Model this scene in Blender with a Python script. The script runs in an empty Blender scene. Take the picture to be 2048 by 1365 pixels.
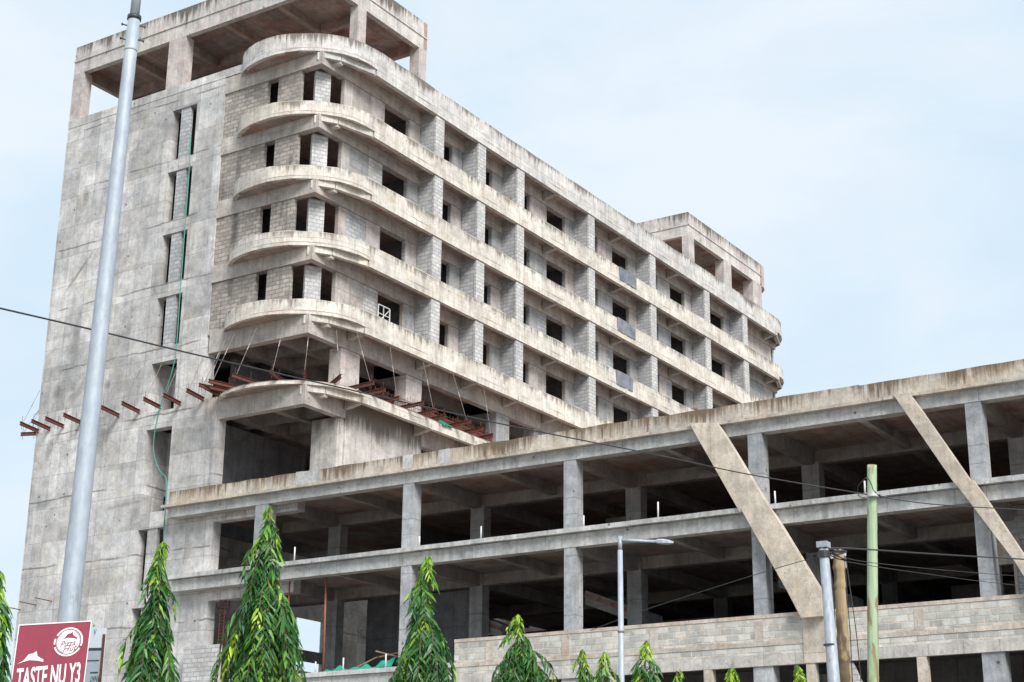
import bpy, bmesh, math, random
from mathutils import Vector, Matrix
import numpy as np
rnd = random.Random(7)
scene = bpy.context.scene
col = scene.collection

# ------------------------------------------------------------------ camera
CAM = Vector((45.62823, -53.65809, 1.59737))
RT = Vector((0.83872215, 0.54446399, 0.01020408))
UP = Vector((0.16169968, -0.26689666, 0.95006283))
FW = Vector((-0.51999843, 0.79518875, 0.3118918))
FPX = 3243.52
cd = bpy.data.cameras.new('camera')
cam = bpy.data.objects.new('camera', cd)
col.objects.link(cam)
m = Matrix((RT, UP, -FW)).transposed().to_4x4()
m.translation = CAM
cam.matrix_world = m
cd.sensor_width = 36.0
cd.lens = FPX / 2048 * 36.0
cd.clip_start = 0.1
cd.clip_end = 3000
scene.camera = cam

# ------------------------------------------------------------------ world, sun, exposure
SUN_EL, SUN_AZ = math.radians(42), math.radians(122)   # azimuth clockwise from +Y
w = bpy.data.worlds.new('World')
scene.world = w
w.use_nodes = True
nt = w.node_tree
nt.nodes.clear()
wo = nt.nodes.new('ShaderNodeOutputWorld')
bg = nt.nodes.new('ShaderNodeBackground')
sky = nt.nodes.new('ShaderNodeTexSky')
sky.sky_type = 'NISHITA'
sky.sun_disc = False
sky.sun_elevation = SUN_EL
sky.sun_rotation = SUN_AZ
sky.dust_density = 2.5
tc = nt.nodes.new('ShaderNodeTexCoord')
mp = nt.nodes.new('ShaderNodeMapping')
mp.inputs['Scale'].default_value = (1.0, 1.0, 2.6)
mp.inputs['Rotation'].default_value = (0.25, 0.3, 0.4)
no = nt.nodes.new('ShaderNodeTexNoise')
no.inputs['Scale'].default_value = 3.2
no.inputs['Detail'].default_value = 8
no.inputs['Roughness'].default_value = 0.55
no.inputs['Distortion'].default_value = 0.35
rp = nt.nodes.new('ShaderNodeValToRGB')
rp.color_ramp.elements[0].position = 0.36
rp.color_ramp.elements[0].color = (5.45, 6.7, 7.75, 1)
rp.color_ramp.elements[1].position = 0.62
rp.color_ramp.elements[1].color = (6.75, 7.4, 8.0, 1)
mx = nt.nodes.new('ShaderNodeMix')
mx.data_type = 'RGBA'
mx.inputs[0].default_value = 0.93
nt.links.new(tc.outputs['Generated'], mp.inputs[0])
nt.links.new(mp.outputs[0], no.inputs['Vector'])
nt.links.new(no.outputs['Fac'], rp.inputs[0])
nt.links.new(sky.outputs[0], mx.inputs[6])
nt.links.new(rp.outputs[0], mx.inputs[7])
nt.links.new(mx.outputs[2], bg.inputs[0])
bg.inputs[1].default_value = 0.1
nt.links.new(bg.outputs[0], wo.inputs[0])
sl = bpy.data.lights.new('sun', 'SUN')
sl.energy = 3.6
sl.angle = math.radians(26)
sl.color = (1.0, 0.97, 0.935)
so = bpy.data.objects.new('sun', sl)
col.objects.link(so)
sd = Vector((math.sin(SUN_AZ) * math.cos(SUN_EL), math.cos(SUN_AZ) * math.cos(SUN_EL), math.sin(SUN_EL)))
so.rotation_euler = (-sd).to_track_quat('-Z', 'Y').to_euler()
scene.view_settings.view_transform = 'Standard'
scene.view_settings.look = 'None'
scene.view_settings.gamma = 1
scene.view_settings.exposure = 0.38
scene.cycles.max_bounces = 6
scene.cycles.diffuse_bounces = 3

# ------------------------------------------------------------------ helpers
def at(px, py, D):
    """point seen at photo pixel (2048 wide) at horizontal distance D"""
    r = RT * ((px - 1024) / FPX) - UP * ((py - 682.5) / FPX) + FW
    return CAM + r * (D / math.hypot(r.x, r.y))

def on(px, py, ax, c):
    r = RT * ((px - 1024) / FPX) - UP * ((py - 682.5) / FPX) + FW
    return CAM + r * ((c - CAM[ax]) / r[ax])

def tag(o, label=None, cat=None, group=None, kind=None):
    if label: o['label'] = label
    if cat: o['category'] = cat
    if group: o['group'] = group
    if kind: o['kind'] = kind
    return o

def empty(name, loc, label=None, cat=None, group=None):
    o = bpy.data.objects.new(name, None)
    o.empty_display_size = 0.3
    col.objects.link(o)
    o.location = loc
    return tag(o, label, cat, group)

class MB:
    def __init__(s):
        s.v = []; s.f = []
    def box(s, x0, x1, y0, y1, z0, z1):
        if x1 < x0: x0, x1 = x1, x0
        if y1 < y0: y0, y1 = y1, y0
        n = len(s.v)
        s.v += [(x0,y0,z0),(x1,y0,z0),(x1,y1,z0),(x0,y1,z0),(x0,y0,z1),(x1,y0,z1),(x1,y1,z1),(x0,y1,z1)]
        s.f += [tuple(n+i for i in q) for q in ((0,3,2,1),(4,5,6,7),(0,1,5,4),(1,2,6,5),(2,3,7,6),(3,0,4,7))]
        return s
    def prism(s, poly, z0, z1):
        """vertical prism from a counter-clockwise plan polygon; z0/z1 numbers"""
        n = len(s.v); k = len(poly)
        s.v += [(p[0], p[1], z0) for p in poly] + [(p[0], p[1], z1) for p in poly]
        s.f.append(tuple(n + i for i in reversed(range(k))))
        s.f.append(tuple(n + k + i for i in range(k)))
        for i in range(k):
            j = (i + 1) % k
            s.f.append((n+i, n+j, n+k+j, n+k+i))
        return s
    def ribbon(s, path, t, z0, z1, d=0.0):
        """wall of thickness t following a plan path, outer face shifted outward (right of travel... left side inside)"""
        P = [Vector(p) for p in path]
        N = []
        for i in range(len(P)):
            a = P[max(i-1, 0)]; b = P[min(i+1, len(P)-1)]
            q = (b - a).normalized()
            N.append(Vector((q.y, -q.x)))
        for i in range(len(P)):
            pass
        n = len(s.v)
        for i, p in enumerate(P):
            jz = .014*math.sin(i*2.3+z1*5)+.008*math.sin(i*5.1+z1); za, zb_ = z0 - jz*.5, z1 + jz
            o = p + N[i] * d; q = p + N[i] * (d - t)
            s.v += [(o.x,o.y,za),(o.x,o.y,zb_),(q.x,q.y,zb_),(q.x,q.y,za)]
        for i in range(len(P)-1):
            a = n + 4*i; b = a + 4
            for j in range(4):
                k = (j+1) % 4
                s.f.append((a+j, a+k, b+k, b+j))
        s.f.append((n, n+3, n+2, n+1))
        e = n + 4*(len(P)-1)
        s.f.append((e, e+1, e+2, e+3))
        return s
    def beam(s, a, b, wd, ht, up=(0,0,1)):
        """rectangular bar from a to b (centre line), wd wide, ht high"""
        a = Vector(a); b = Vector(b); d = (b-a).normalized(); u = Vector(up)
        sd = d.cross(u).normalized(); u = sd.cross(d)
        n = len(s.v)
        for p in (a, b):
            for i, j in ((-1,-1),(1,-1),(1,1),(-1,1)):
                s.v.append(tuple(p + sd*i*wd/2 + u*j*ht/2))
        s.f += [tuple(n+i for i in q) for q in ((0,1,2,3),(7,6,5,4),(0,4,5,1),(1,5,6,2),(2,6,7,3),(3,7,4,0))]
        return s
    def hexa(s, pts):
        """8 points: bottom 4 then top 4"""
        n = len(s.v); s.v += [tuple(p) for p in pts]
        s.f += [tuple(n+i for i in q) for q in ((0,3,2,1),(4,5,6,7),(0,1,5,4),(1,2,6,5),(2,3,7,6),(3,0,4,7))]
        return s
    def tube(s, pts, r, seg=8, cap=True):
        P = [Vector(p) for p in pts]
        R = r if isinstance(r, (list, tuple)) else [r]*len(P)
        n = len(s.v); prev = None
        for i, p in enumerate(P):
            d = (P[min(i+1,len(P)-1)] - P[max(i-1,0)]).normalized()
            if prev is None:
                a = Vector((0,0,1)) if abs(d.z) < .9 else Vector((1,0,0))
                x = d.cross(a).normalized()
            else:
                x = (prev - d*prev.dot(d)).normalized()
            prev = x; y = d.cross(x)
            for k in range(seg):
                t = 2*math.pi*k/seg
                s.v.append(tuple(p + (x*math.cos(t) + y*math.sin(t))*R[i]))
        for i in range(len(P)-1):
            for k in range(seg):
                l = (k+1) % seg
                s.f.append((n+i*seg+k, n+i*seg+l, n+(i+1)*seg+l, n+(i+1)*seg+k))
        if cap:
            s.f.append(tuple(n+k for k in reversed(range(seg))))
            s.f.append(tuple(n+(len(P)-1)*seg+k for k in range(seg)))
        return s
    def wall(s, ax, c0, c1, a0, a1, z0, z1, holes):
        """wall slab with rectangular holes. ax='y': normal along y, spans x a0..a1; ax='x': spans y."""
        def bx(p, q, r, t):
            if q - p < 1e-4 or t - r < 1e-4: return
            if ax == 'y': s.box(p, q, c0, c1, r, t)
            else: s.box(c0, c1, p, q, r, t)
        zs = sorted({z0, z1} | {h[2] for h in holes if z0 < h[2] < z1} | {h[3] for h in holes if z0 < h[3] < z1})
        for r, t in zip(zs, zs[1:]):
            hs = sorted([h for h in holes if h[2] < t - 1e-5 and h[3] > r + 1e-5])
            p = a0
            for h in hs:
                bx(p, max(p, h[0]), r, t); p = max(p, h[1])
            bx(p, a1, r, t)
        return s
    def build(s, name, mat, parent=None, smooth=False):
        me = bpy.data.meshes.new(name)
        off = Vector((0,0,0))
        if parent is not None:
            q = parent
            while q is not None:
                off += Vector(q.location); q = q.parent
        me.from_pydata([(v[0]-off.x, v[1]-off.y, v[2]-off.z) for v in s.v], [], s.f)
        bm = bmesh.new(); bm.from_mesh(me)
        bmesh.ops.recalc_face_normals(bm, faces=bm.faces)
        bm.to_mesh(me); bm.free()
        if mat: me.materials.append(mat)
        if smooth:
            me.polygons.foreach_set('use_smooth', [True]*len(me.polygons))
        o = bpy.data.objects.new(name, me)
        col.objects.link(o)
        if parent is not None: o.parent = parent
        return o

# ------------------------------------------------------------------ materials
class NT:
    def __init__(s, name):
        s.m = bpy.data.materials.new(name); s.m.use_nodes = True
        s.t = s.m.node_tree; s.t.nodes.clear()
        s.out = s.n('ShaderNodeOutputMaterial'); s.b = s.n('ShaderNodeBsdfPrincipled')
        s.l(s.b.outputs[0], s.out.inputs[0])
    def n(s, t): return s.t.nodes.new(t)
    def l(s, a, b): s.t.links.new(a, b)
    def put(s, inp, v):
        if hasattr(v, 'is_output'): s.l(v, inp)
        elif v is not None: inp.default_value = v
    def math(s, op, a, b=None, c=None, clamp=False):
        q = s.n('ShaderNodeMath'); q.operation = op; q.use_clamp = clamp
        s.put(q.inputs[0], a); s.put(q.inputs[1], b); s.put(q.inputs[2], c)
        return q.outputs[0]
    def mix(s, f, a, b, mode='MIX'):
        q = s.n('ShaderNodeMix'); q.data_type = 'RGBA'; q.blend_type = mode
        s.put(q.inputs[0], f); s.put(q.inputs[6], a); s.put(q.inputs[7], b)
        return q.outputs[2]
    def ramp(s, v, a, b, lo=0.0, hi=1.0):
        q = s.n('ShaderNodeMapRange'); q.clamp = True
        s.put(q.inputs[0], v); q.inputs[1].default_value = a; q.inputs[2].default_value = b
        q.inputs[3].default_value = lo; q.inputs[4].default_value = hi
        return q.outputs[0]
    def xyz(s, x, y, z):
        q = s.n('ShaderNodeCombineXYZ'); s.put(q.inputs[0], x); s.put(q.inputs[1], y); s.put(q.inputs[2], z)
        return q.outputs[0]
    def noise(s, vec, sc, det=4, ro=.55, dist=0):
        q = s.n('ShaderNodeTexNoise'); s.l(vec, q.inputs['Vector'])
        q.inputs['Scale'].default_value = sc; q.inputs['Detail'].default_value = det
        q.inputs['Roughness'].default_value = ro; q.inputs['Distortion'].default_value = dist
        return q.outputs[0]
    def brick(s, vec, bw, rh, mort, off=.5, bias=0.0):
        q = s.n('ShaderNodeTexBrick'); s.l(vec, q.inputs['Vector'])
        q.offset = off
        q.inputs['Scale'].default_value = 1; q.inputs['Brick Width'].default_value = bw
        q.inputs['Row Height'].default_value = rh; q.inputs['Mortar Size'].default_value = mort
        q.inputs['Mortar Smooth'].default_value = .3; q.inputs['Bias'].default_value = bias
        q.inputs['Color1'].default_value = (0,0,0,1); q.inputs['Color2'].default_value = (1,1,1,1)
        q.inputs['Mortar'].default_value = (.5,.5,.5,1)
        return q.outputs[0], q.outputs[1]
    def coords(s):
        g = s.n('ShaderNodeNewGeometry')
        p = s.n('ShaderNodeSeparateXYZ'); s.l(g.outputs['Position'], p.inputs[0])
        nn = s.n('ShaderNodeSeparateXYZ'); s.l(g.outputs['True Normal'], nn.inputs[0])
        u = s.math('ADD', p.outputs[0], p.outputs[1])
        flat = s.math('GREATER_THAN', s.math('ABSOLUTE', nn.outputs[2]), .6)
        U = s.math('ADD', s.math('MULTIPLY', u, s.math('SUBTRACT', 1.0, flat)), s.math('MULTIPLY', p.outputs[0], flat))
        W = s.math('ADD', s.math('MULTIPLY', p.outputs[2], s.math('SUBTRACT', 1.0, flat)), s.math('MULTIPLY', p.outputs[1], flat))
        return g.outputs['Position'], U, W, p.outputs[2], flat
    def bump(s, h, strength, dist=.02):
        q = s.n('ShaderNodeBump'); q.inputs['Strength'].default_value = strength; q.inputs['Distance'].default_value = dist
        s.l(h, q.inputs['Height']); s.l(q.outputs[0], s.b.inputs['Normal'])

def rgb(r, g, b): return (r, g, b, 1)

def smudges(t, c, lst, U, W, P):
    for (u0, z0, ru, rz, ang, k) in lst:
        du = t.math('SUBTRACT', U, u0); dz = t.math('SUBTRACT', W, z0)
        ca, sa = math.cos(ang), math.sin(ang)
        a = t.math('DIVIDE', t.math('ADD', t.math('MULTIPLY', du, ca), t.math('MULTIPLY', dz, sa)), ru)
        b = t.math('DIVIDE', t.math('SUBTRACT', t.math('MULTIPLY', dz, ca), t.math('MULTIPLY', du, sa)), rz)
        d2 = t.math('ADD', t.math('MULTIPLY', a, a), t.math('MULTIPLY', b, b))
        nn = t.noise(P, 1.8, 5, .65)
        msk = t.ramp(t.math('ADD', d2, t.math('MULTIPLY', nn, 1.2)), .55, 1.35, 1, 0)
        c = t.mix(t.math('MULTIPLY', msk, k), c, rgb(.085,.08,.082))
    return c

def concrete(name, base, alt, stain=(.10,.085,.07), panel=(1.25,2.4), pvar=.25, streak=.5, drip=None, dripk=1.0,
             pour=None, holes=1.0, warm=(.5,.38,.27), warmf=.35, seed=0.0, drip_mod=None, lift=None, boards=.13, smudge=()):
    t = NT(name)
    P, U, W, Z, flat = t.coords()
    V = t.xyz(t.math('ADD', U, seed*3.7), W, seed)
    Pn = t.n('ShaderNodeVectorMath'); Pn.operation = 'ADD'; t.l(P, Pn.inputs[0]); Pn.inputs[1].default_value = (seed*5, seed*3, seed)
    P2 = Pn.outputs[0]
    c = t.mix(t.ramp(t.noise(P2, .45, 5, .6), .38, .62), rgb(*base), rgb(*alt))
    c = t.mix(t.math('MULTIPLY', t.ramp(t.noise(P2, .9, 3, .5, .5), .5, .72), warmf), c, rgb(*warm))
    # formwork panels
    bc, bf = t.brick(V, panel[0], panel[1], .012, off=.0)
    bc2, bf2 = t.brick(t.xyz(t.math('ADD', U, 2.1+seed), t.math('ADD', W, 1.3), seed), panel[0]*2.2, panel[1]*.9, .0, off=.37)
    k = t.math('ADD', t.math('MULTIPLY', bc, .6), t.math('MULTIPLY', bc2, .4))
    val = t.ramp(k, 0, 1, 1 - pvar*.6, 1 + pvar*.4)
    # blotches
    val = t.math('MULTIPLY', val, t.ramp(t.noise(P2, 1.6, 8, .68),   .3, .7, .68, 1.2))
    val = t.math('MULTIPLY', val, t.ramp(t.noise(P2, 9, 7, .75), .3, .7, .80, 1.14))
    # boards: vertical fine lines
    bl = t.noise(t.xyz(t.math('MULTIPLY', U, 7.0), t.math('MULTIPLY', W, .12), seed+4), 1.0, 3, .5)
    val = t.math('MULTIPLY', val, t.ramp(bl, .3, .7, 1-boards, 1+boards*.5))
    val = t.math('MULTIPLY', val, t.ramp(bf, 0, 1, 1, .60))
    c = t.mix(1.0, c, t.xyz(val, val, val), 'MULTIPLY')
    # streaks of dirt running down
    s1 = t.noise(t.xyz(t.math('MULTIPLY', U, 3.2), t.math('MULTIPLY', W, .28), seed), 1.0, 6, .62)
    s2 = t.ramp(t.noise(P2, .55, 3, .5), .45, .68)
    c = t.mix(t.math('MULTIPLY', t.math('MULTIPLY', t.ramp(s1, .5, .72), s2), streak), c, rgb(*stain))
    if drip is not None:
        if drip_mod: dz = t.math('MODULO', t.math('SUBTRACT', drip + drip_mod*20, Z), drip_mod)
        else: dz = t.math('SUBTRACT', drip, Z)
        dn = t.noise(t.xyz(t.math('MULTIPLY', U, 4.5), t.math('MULTIPLY', Z, .22), seed+2), 1.0, 7, .7)
        dl = t.noise(t.xyz(t.math('MULTIPLY', U, .35), 0.0, seed+9), 1.0, 2, .5)
        th = t.math('ADD', t.math('MULTIPLY', dz, .42 / dripk), t.math('MULTIPLY', t.math('SUBTRACT', .62, dl), .9))
        dm = t.ramp(t.math('SUBTRACT', dn, t.math('ADD', th, .30 if drip_mod else .245)), 0, .16)
        c = t.mix(t.math('MULTIPLY', dm, .9*min(dripk,1)), c, rgb(*stain))
    if pour:
        zz = t.math('ADD', Z, t.ramp(t.noise(P2, .5, 4, .6), .2, .8, -.12, .12))
        md = t.math('ABSOLUTE', t.math('SUBTRACT', t.math('MODULO', t.math('ADD', t.math('SUBTRACT', zz, pour[0]), pour[1]*30.5), pour[1]), pour[1]/2))
        ln = t.math('MULTIPLY', t.ramp(md, .02, .06, 1, 0), t.ramp(t.noise(P2, .7, 3), .4, .55))
        c = t.mix(t.math('MULTIPLY', ln, .65), c, rgb(.09,.08,.07))
        dp = t.math('MULTIPLY', t.ramp(t.noise(P2, .33, 6, .65, .4), .56, .70), .5)
        c = t.mix(dp, c, rgb(.19,.18,.19))
    ck = t.math('ABSOLUTE', t.math('SUBTRACT', t.noise(P2, .9, 5, .6, .8), .5))
    ckm = t.math('MULTIPLY', t.ramp(ck, .0, .007, 1, 0), t.ramp(t.noise(P2, .35, 2), .52, .60))
    c = t.mix(t.math('MULTIPLY', ckm, .55), c, rgb(.10,.09,.08))
    if lift:
        md = t.math('ABSOLUTE', t.math('SUBTRACT', t.math('MODULO', t.math('ADD', Z, 20.0), lift), lift/2))
        c = t.mix(t.math('MULTIPLY', t.ramp(md, .01, .03, 1, 0), .5), c, rgb(.12,.12,.12))
    if holes:
        vo = t.n('ShaderNodeTexVoronoi'); t.l(V, vo.inputs['Vector']); vo.inputs['Scale'].default_value = 1.15
        vo.inputs['Randomness'].default_value = .8
        c = t.mix(t.math('MULTIPLY', t.ramp(vo.outputs['Distance'], .045, .085, 1, 0), .8*holes), c, rgb(.05,.045,.04))
    c = smudges(t, c, smudge, U, W, P2)
    t.l(c, t.b.inputs['Base Color'])
    t.b.inputs['Roughness'].default_value = .93
    t.b.inputs['Specular IOR Level'].default_value = .25
    h = t.math('ADD', t.noise(P2, 22, 5, .7), t.math('MULTIPLY', bl, .8))
    h = t.math('SUBTRACT', h, t.math('MULTIPLY', bf, .8))
    h = t.math('ADD', h, t.math('MULTIPLY', t.noise(P2, 2.5, 4), 1.5))
    t.bump(h, .45, .03)
    return t.m

def blocks(name, c1, c2, mort, bw=.43, rh=.215, dirt=.4, plaster=0.0, pcol=(.5,.42,.34), seed=0.0, patch=.0, smudge=()):
    t = NT(name)
    P, U, W, Z, flat = t.coords()
    ud = t.math('ADD', U, t.math('MULTIPLY', t.noise(P, 1.3, 2), .06))
    wd = t.math('ADD', W, t.math('MULTIPLY', t.noise(P, 1.7, 2), .05))
    V = t.xyz(t.math('ADD', ud, seed), wd, 0.0)
    bc, bf = t.brick(V, bw, rh, .026)
    c = t.mix(bc, rgb(*c1), rgb(*c2))
    c = t.mix(t.math('MULTIPLY', bf, t.ramp(t.noise(P, 2.2, 4, .6), .35, .6, .25, .95)), c, rgb(*mort))
    c = t.mix(t.math('MULTIPLY', t.ramp(t.noise(P, 3.1, 5, .7, .6), .56, .66), .5), c, rgb(*[min(1, q*1.25) for q in c2]))
    v = t.math('MULTIPLY', t.ramp(t.noise(P, 1.1, 7, .65), .3, .7, .78, 1.16), t.ramp(t.noise(P, 18, 5, .7), .3, .7, .86, 1.1))
    c = t.mix(1.0, c, t.xyz(v, v, v), 'MULTIPLY')
    s1 = t.noise(t.xyz(t.math('MULTIPLY', U, 2.4), t.math('MULTIPLY', W, .3), seed), 1.0, 5, .6)
    c = t.mix(t.math('MULTIPLY', t.math('MULTIPLY', t.ramp(s1, .5, .7), t.ramp(t.noise(P, .4, 3), .42, .6)), dirt), c, rgb(.09,.085,.08))
    if plaster:
        pm = t.math('MULTIPLY', t.ramp(t.noise(P, .8, 5, .6), .56, .64), plaster)
        c = t.mix(pm, c, rgb(*pcol))
        bf = t.math('MULTIPLY', bf, t.math('SUBTRACT', 1.0, pm))
    c = smudges(t, c, smudge, U, W, P)
    t.l(c, t.b.inputs['Base Color']); t.b.inputs['Roughness'].default_value = .95
    t.b.inputs['Specular IOR Level'].default_value = .2
    t.bump(t.math('SUBTRACT', t.math('MULTIPLY', t.noise(P, 25, 5), .35), bf), .8, .02)
    return t.m

def plain(name, c1, c2=None, rough=.6, metal=0, sc=6, spec=.5, bump=.15, obj=False, stretch=None, spots=None):
    t = NT(name)
    if obj:
        q = t.n('ShaderNodeTexCoord'); P = q.outputs['Object']
    else:
        q = t.n('ShaderNodeNewGeometry'); P = q.outputs['Position']
    if stretch:
        mpn = t.n('ShaderNodeMapping'); mpn.inputs['Scale'].default_value = stretch
        t.l(P, mpn.inputs[0]); P = mpn.outputs[0]
    nz = t.noise(P, sc, 6, .65)
    c = t.mix(t.ramp(nz, .35, .65), rgb(*c1), rgb(*(c2 or c1)))
    if spots:
        n2 = t.noise(P, spots[0], 5, .7, .3)
        c = t.mix(t.math('MULTIPLY', t.ramp(n2, .60, .68), spots[2]), c, rgb(*spots[1]))
    t.l(c, t.b.inputs['Base Color']); t.b.inputs['Roughness'].default_value = rough
    t.b.inputs['Metallic'].default_value = metal; t.b.inputs['Specular IOR Level'].default_value = spec
    if bump: t.bump(nz, bump, .01)
    return t.m

M = {}
def uz(px, py):
    p = on(px, py, 1, .5); return p.x + p.y, p.z
SM = []
for px, py, ru, rz, ang, k in ((158,545,.13,1.9,-.75,.8),(150,690,.42,1.7,0,.6),(172,395,.35,.75,0,.7),(148,600,.3,.5,0,.6),(150,790,.9,.35,.5,.6),(115,785,.5,.55,0,.7),(62,905,.3,.8,0,.5),(95,910,.3,.5,0,.5),(215,770,.3,.4,0,.6),(225,500,.9,.9,0,.25),(90,1010,1.2,.25,.1,.4),(250,1010,1.6,.14,.05,.5)):
    u_, z_ = uz(px, py); SM.append((u_, z_, ru, rz, ang, k*.75))
M['wall'] = concrete('weathered_wall_concrete', (.62,.605,.585), (.49,.488,.49), panel=(1.22,1.7), pvar=.6, streak=.45, pour=(36.15,3.4), warm=(.60,.53,.43), warmf=.38, seed=0.0, smudge=SM, boards=.08)
M['band'] = concrete('cream_band_concrete', (.69,.64,.57), (.60,.565,.52), panel=(2.4,5), pvar=.12, streak=.4, drip=37.1, drip_mod=3.4, dripk=.8, warm=(.55,.45,.31), warmf=.4, holes=.5, seed=1.3, boards=.14)
M['bandtop'] = concrete('grey_roof_band_concrete', (.64,.61,.58), (.54,.53,.51), panel=(2.4,5), pvar=.14, streak=.5, drip=40.8, dripk=.9, warm=(.55,.47,.38), warmf=.25, holes=.5, seed=2.1)
M['soffit'] = concrete('brown_soffit_concrete', (.46,.37,.32), (.36,.31,.285), panel=(1.2,2.4), pvar=.35, streak=.45, warm=(.44,.19,.145), warmf=.65, holes=.4, seed=3.3)
M['beam'] = concrete('spandrel_beam_concrete', (.52,.475,.43), (.43,.405,.385), panel=(3.0,4), pvar=.15, streak=.5, warm=(.46,.34,.25), warmf=.35, seed=4.2)
M['column'] = concrete('column_concrete', (.40,.40,.395), (.33,.335,.345), panel=(3,5), pvar=.1, streak=.35, warm=(.45,.41,.36), warmf=.2, lift=1.85, seed=5.0)
M['colpink'] = concrete('pinkish_column_concrete', (.56,.51,.48), (.48,.44,.42), panel=(3,5), pvar=.15, streak=.45, warm=(.58,.40,.37), warmf=.35, seed=6.0)
M['pent'] = concrete('penthouse_concrete', (.62,.58,.54), (.52,.50,.48), panel=(2.4,5), pvar=.14, streak=.5, drip=44.95, dripk=1.4, warm=(.56,.42,.39), warmf=.4, seed=7.0)
M['podpar'] = concrete('podium_parapet_concrete', (.57,.51,.43), (.50,.46,.41), stain=(.13,.085,.05), panel=(2.4,5), pvar=.15, streak=.5, drip=18.42, dripk=1.35, warm=(.50,.37,.24), warmf=.5, seed=8.0, holes=.3)
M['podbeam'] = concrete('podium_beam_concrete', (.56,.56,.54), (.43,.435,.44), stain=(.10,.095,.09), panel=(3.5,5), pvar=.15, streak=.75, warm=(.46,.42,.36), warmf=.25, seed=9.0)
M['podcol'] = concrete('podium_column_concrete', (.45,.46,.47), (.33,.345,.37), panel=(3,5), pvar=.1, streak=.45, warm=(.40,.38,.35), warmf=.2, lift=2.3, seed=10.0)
M['strut'] = concrete('sandy_strut_concrete', (.60,.53,.44), (.52,.465,.395), panel=(6,9), pvar=.06, streak=.5, warm=(.58,.46,.33), warmf=.4, seed=11.0, holes=.15, boards=.10, stain=(.22,.17,.13))
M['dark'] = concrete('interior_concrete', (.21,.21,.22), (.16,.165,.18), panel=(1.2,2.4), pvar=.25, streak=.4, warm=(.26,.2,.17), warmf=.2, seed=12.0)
M['inner'] = concrete('inner_beam_concrete', (.40,.37,.34), (.31,.295,.285), panel=(2.4,5), pvar=.2, streak=.45, warm=(.36,.25,.19), warmf=.3, seed=13.0)
M['plaster'] = concrete('plastered_wall', (.60,.53,.45), (.52,.475,.42), panel=(8,9), pvar=.08, streak=.5, stain=(.25,.15,.08), warm=(.5,.33,.2), warmf=.4, seed=14.0, holes=.2)
M['shear'] = concrete('pale_streaked_concrete', (.56,.53,.49), (.50,.48,.46), stain=(.16,.14,.12), panel=(1.2,6), pvar=.14, streak=.35, drip=21.9, dripk=1.5, warm=(.5,.46,.4), warmf=.2, seed=15.0, holes=.6)
M['bgrey'] = blocks('grey_block', (.35,.36,.37), (.48,.485,.49), (.29,.29,.29), dirt=.35)
M['bpale'] = blocks('pale_block', (.44,.44,.43), (.58,.57,.555), (.34,.335,.33), dirt=.3, bw=.40, rh=.20, seed=.2)
M['bdirt'] = blocks('brown_grey_block', (.28,.255,.23), (.46,.41,.37), (.22,.20,.18), dirt=.95, seed=.7, smudge=((-5.55,31.5,.35,5.5,0,.85),(-6.6,33.5,.4,1.2,0,.6),(-6.9,28.9,.5,1.5,0,.45)))
M['bpod'] = blocks('greenish_block', (.36,.36,.33), (.60,.60,.56), (.60,.51,.42), bw=.47, rh=.235, dirt=.35, plaster=.6, pcol=(.66,.57,.48), seed=1.7)
M['rust'] = plain('rusty_steel', (.085,.03,.024), (.17,.06,.04), .85, .1, 9, bump=.4)
M['orange'] = plain('orange_prop_rust', (.26,.085,.045), (.36,.14,.08), .8, .1, 8)
M['redp'] = plain('faded_red_paint', (.22,.07,.06), (.34,.22,.19), .8, sc=3)
M['rod'] = plain('grey_rod', (.18,.15,.13), (.30,.26,.24), .7, .3)
M['sleeve'] = plain('white_sleeve', (.6,.6,.6), (.5,.5,.5), .6)
M['sleeve2'] = plain('pale_sleeve', (.40,.39,.38), (.3,.29,.28), .6)
M['galv'] = plain('galvanised_steel', (.40,.45,.50), (.31,.36,.41), .62, .25, 5, bump=.2, obj=True, stretch=(3,3,1.0), spots=(3.0,(.24,.24,.24),.6))
M['galv2'] = plain('dull_galvanised_steel', (.38,.42,.46), (.26,.29,.33), .62, .25, 7, bump=.1, obj=True, stretch=(3,3,.8), spots=(2.2,(.22,.15,.10),.65))
M['black'] = plain('black_cable', (.02,.022,.026), (.03,.032,.036), .5)
M['dkmetal'] = plain('dark_metal', (.05,.055,.07), (.09,.09,.10), .5, .6)
M['white'] = plain('white_paint', (.75,.76,.77), (.68,.69,.70), .5)
M['hose'] = plain('green_hose', (.05,.24,.19), (.06,.30,.23), .5)
M['net'] = plain('green_netting', (.01,.24,.17), (.02,.33,.23), .85, sc=12, bump=.8)
M['darkstain'] = plain('blue_grey_stain', (.10,.115,.15), (.25,.25,.27), .8, sc=1.6, bump=.5)
M['wood'] = plain('brown_timber', (.22,.13,.08), (.36,.24,.16), .8, sc=5)
M['pipe'] = plain('pale_plastic_pipe', (.70,.71,.72), (.58,.58,.57), .5)
M['ground'] = plain('laterite_ground', (.25,.22,.19), (.31,.28,.24), .95, sc=.6, bump=.3)
M['road'] = plain('asphalt', (.05,.05,.052), (.065,.065,.066), .9, sc=4)
M['kerb'] = plain('kerb_stone', (.38,.37,.35), (.30,.30,.29), .9)

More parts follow.
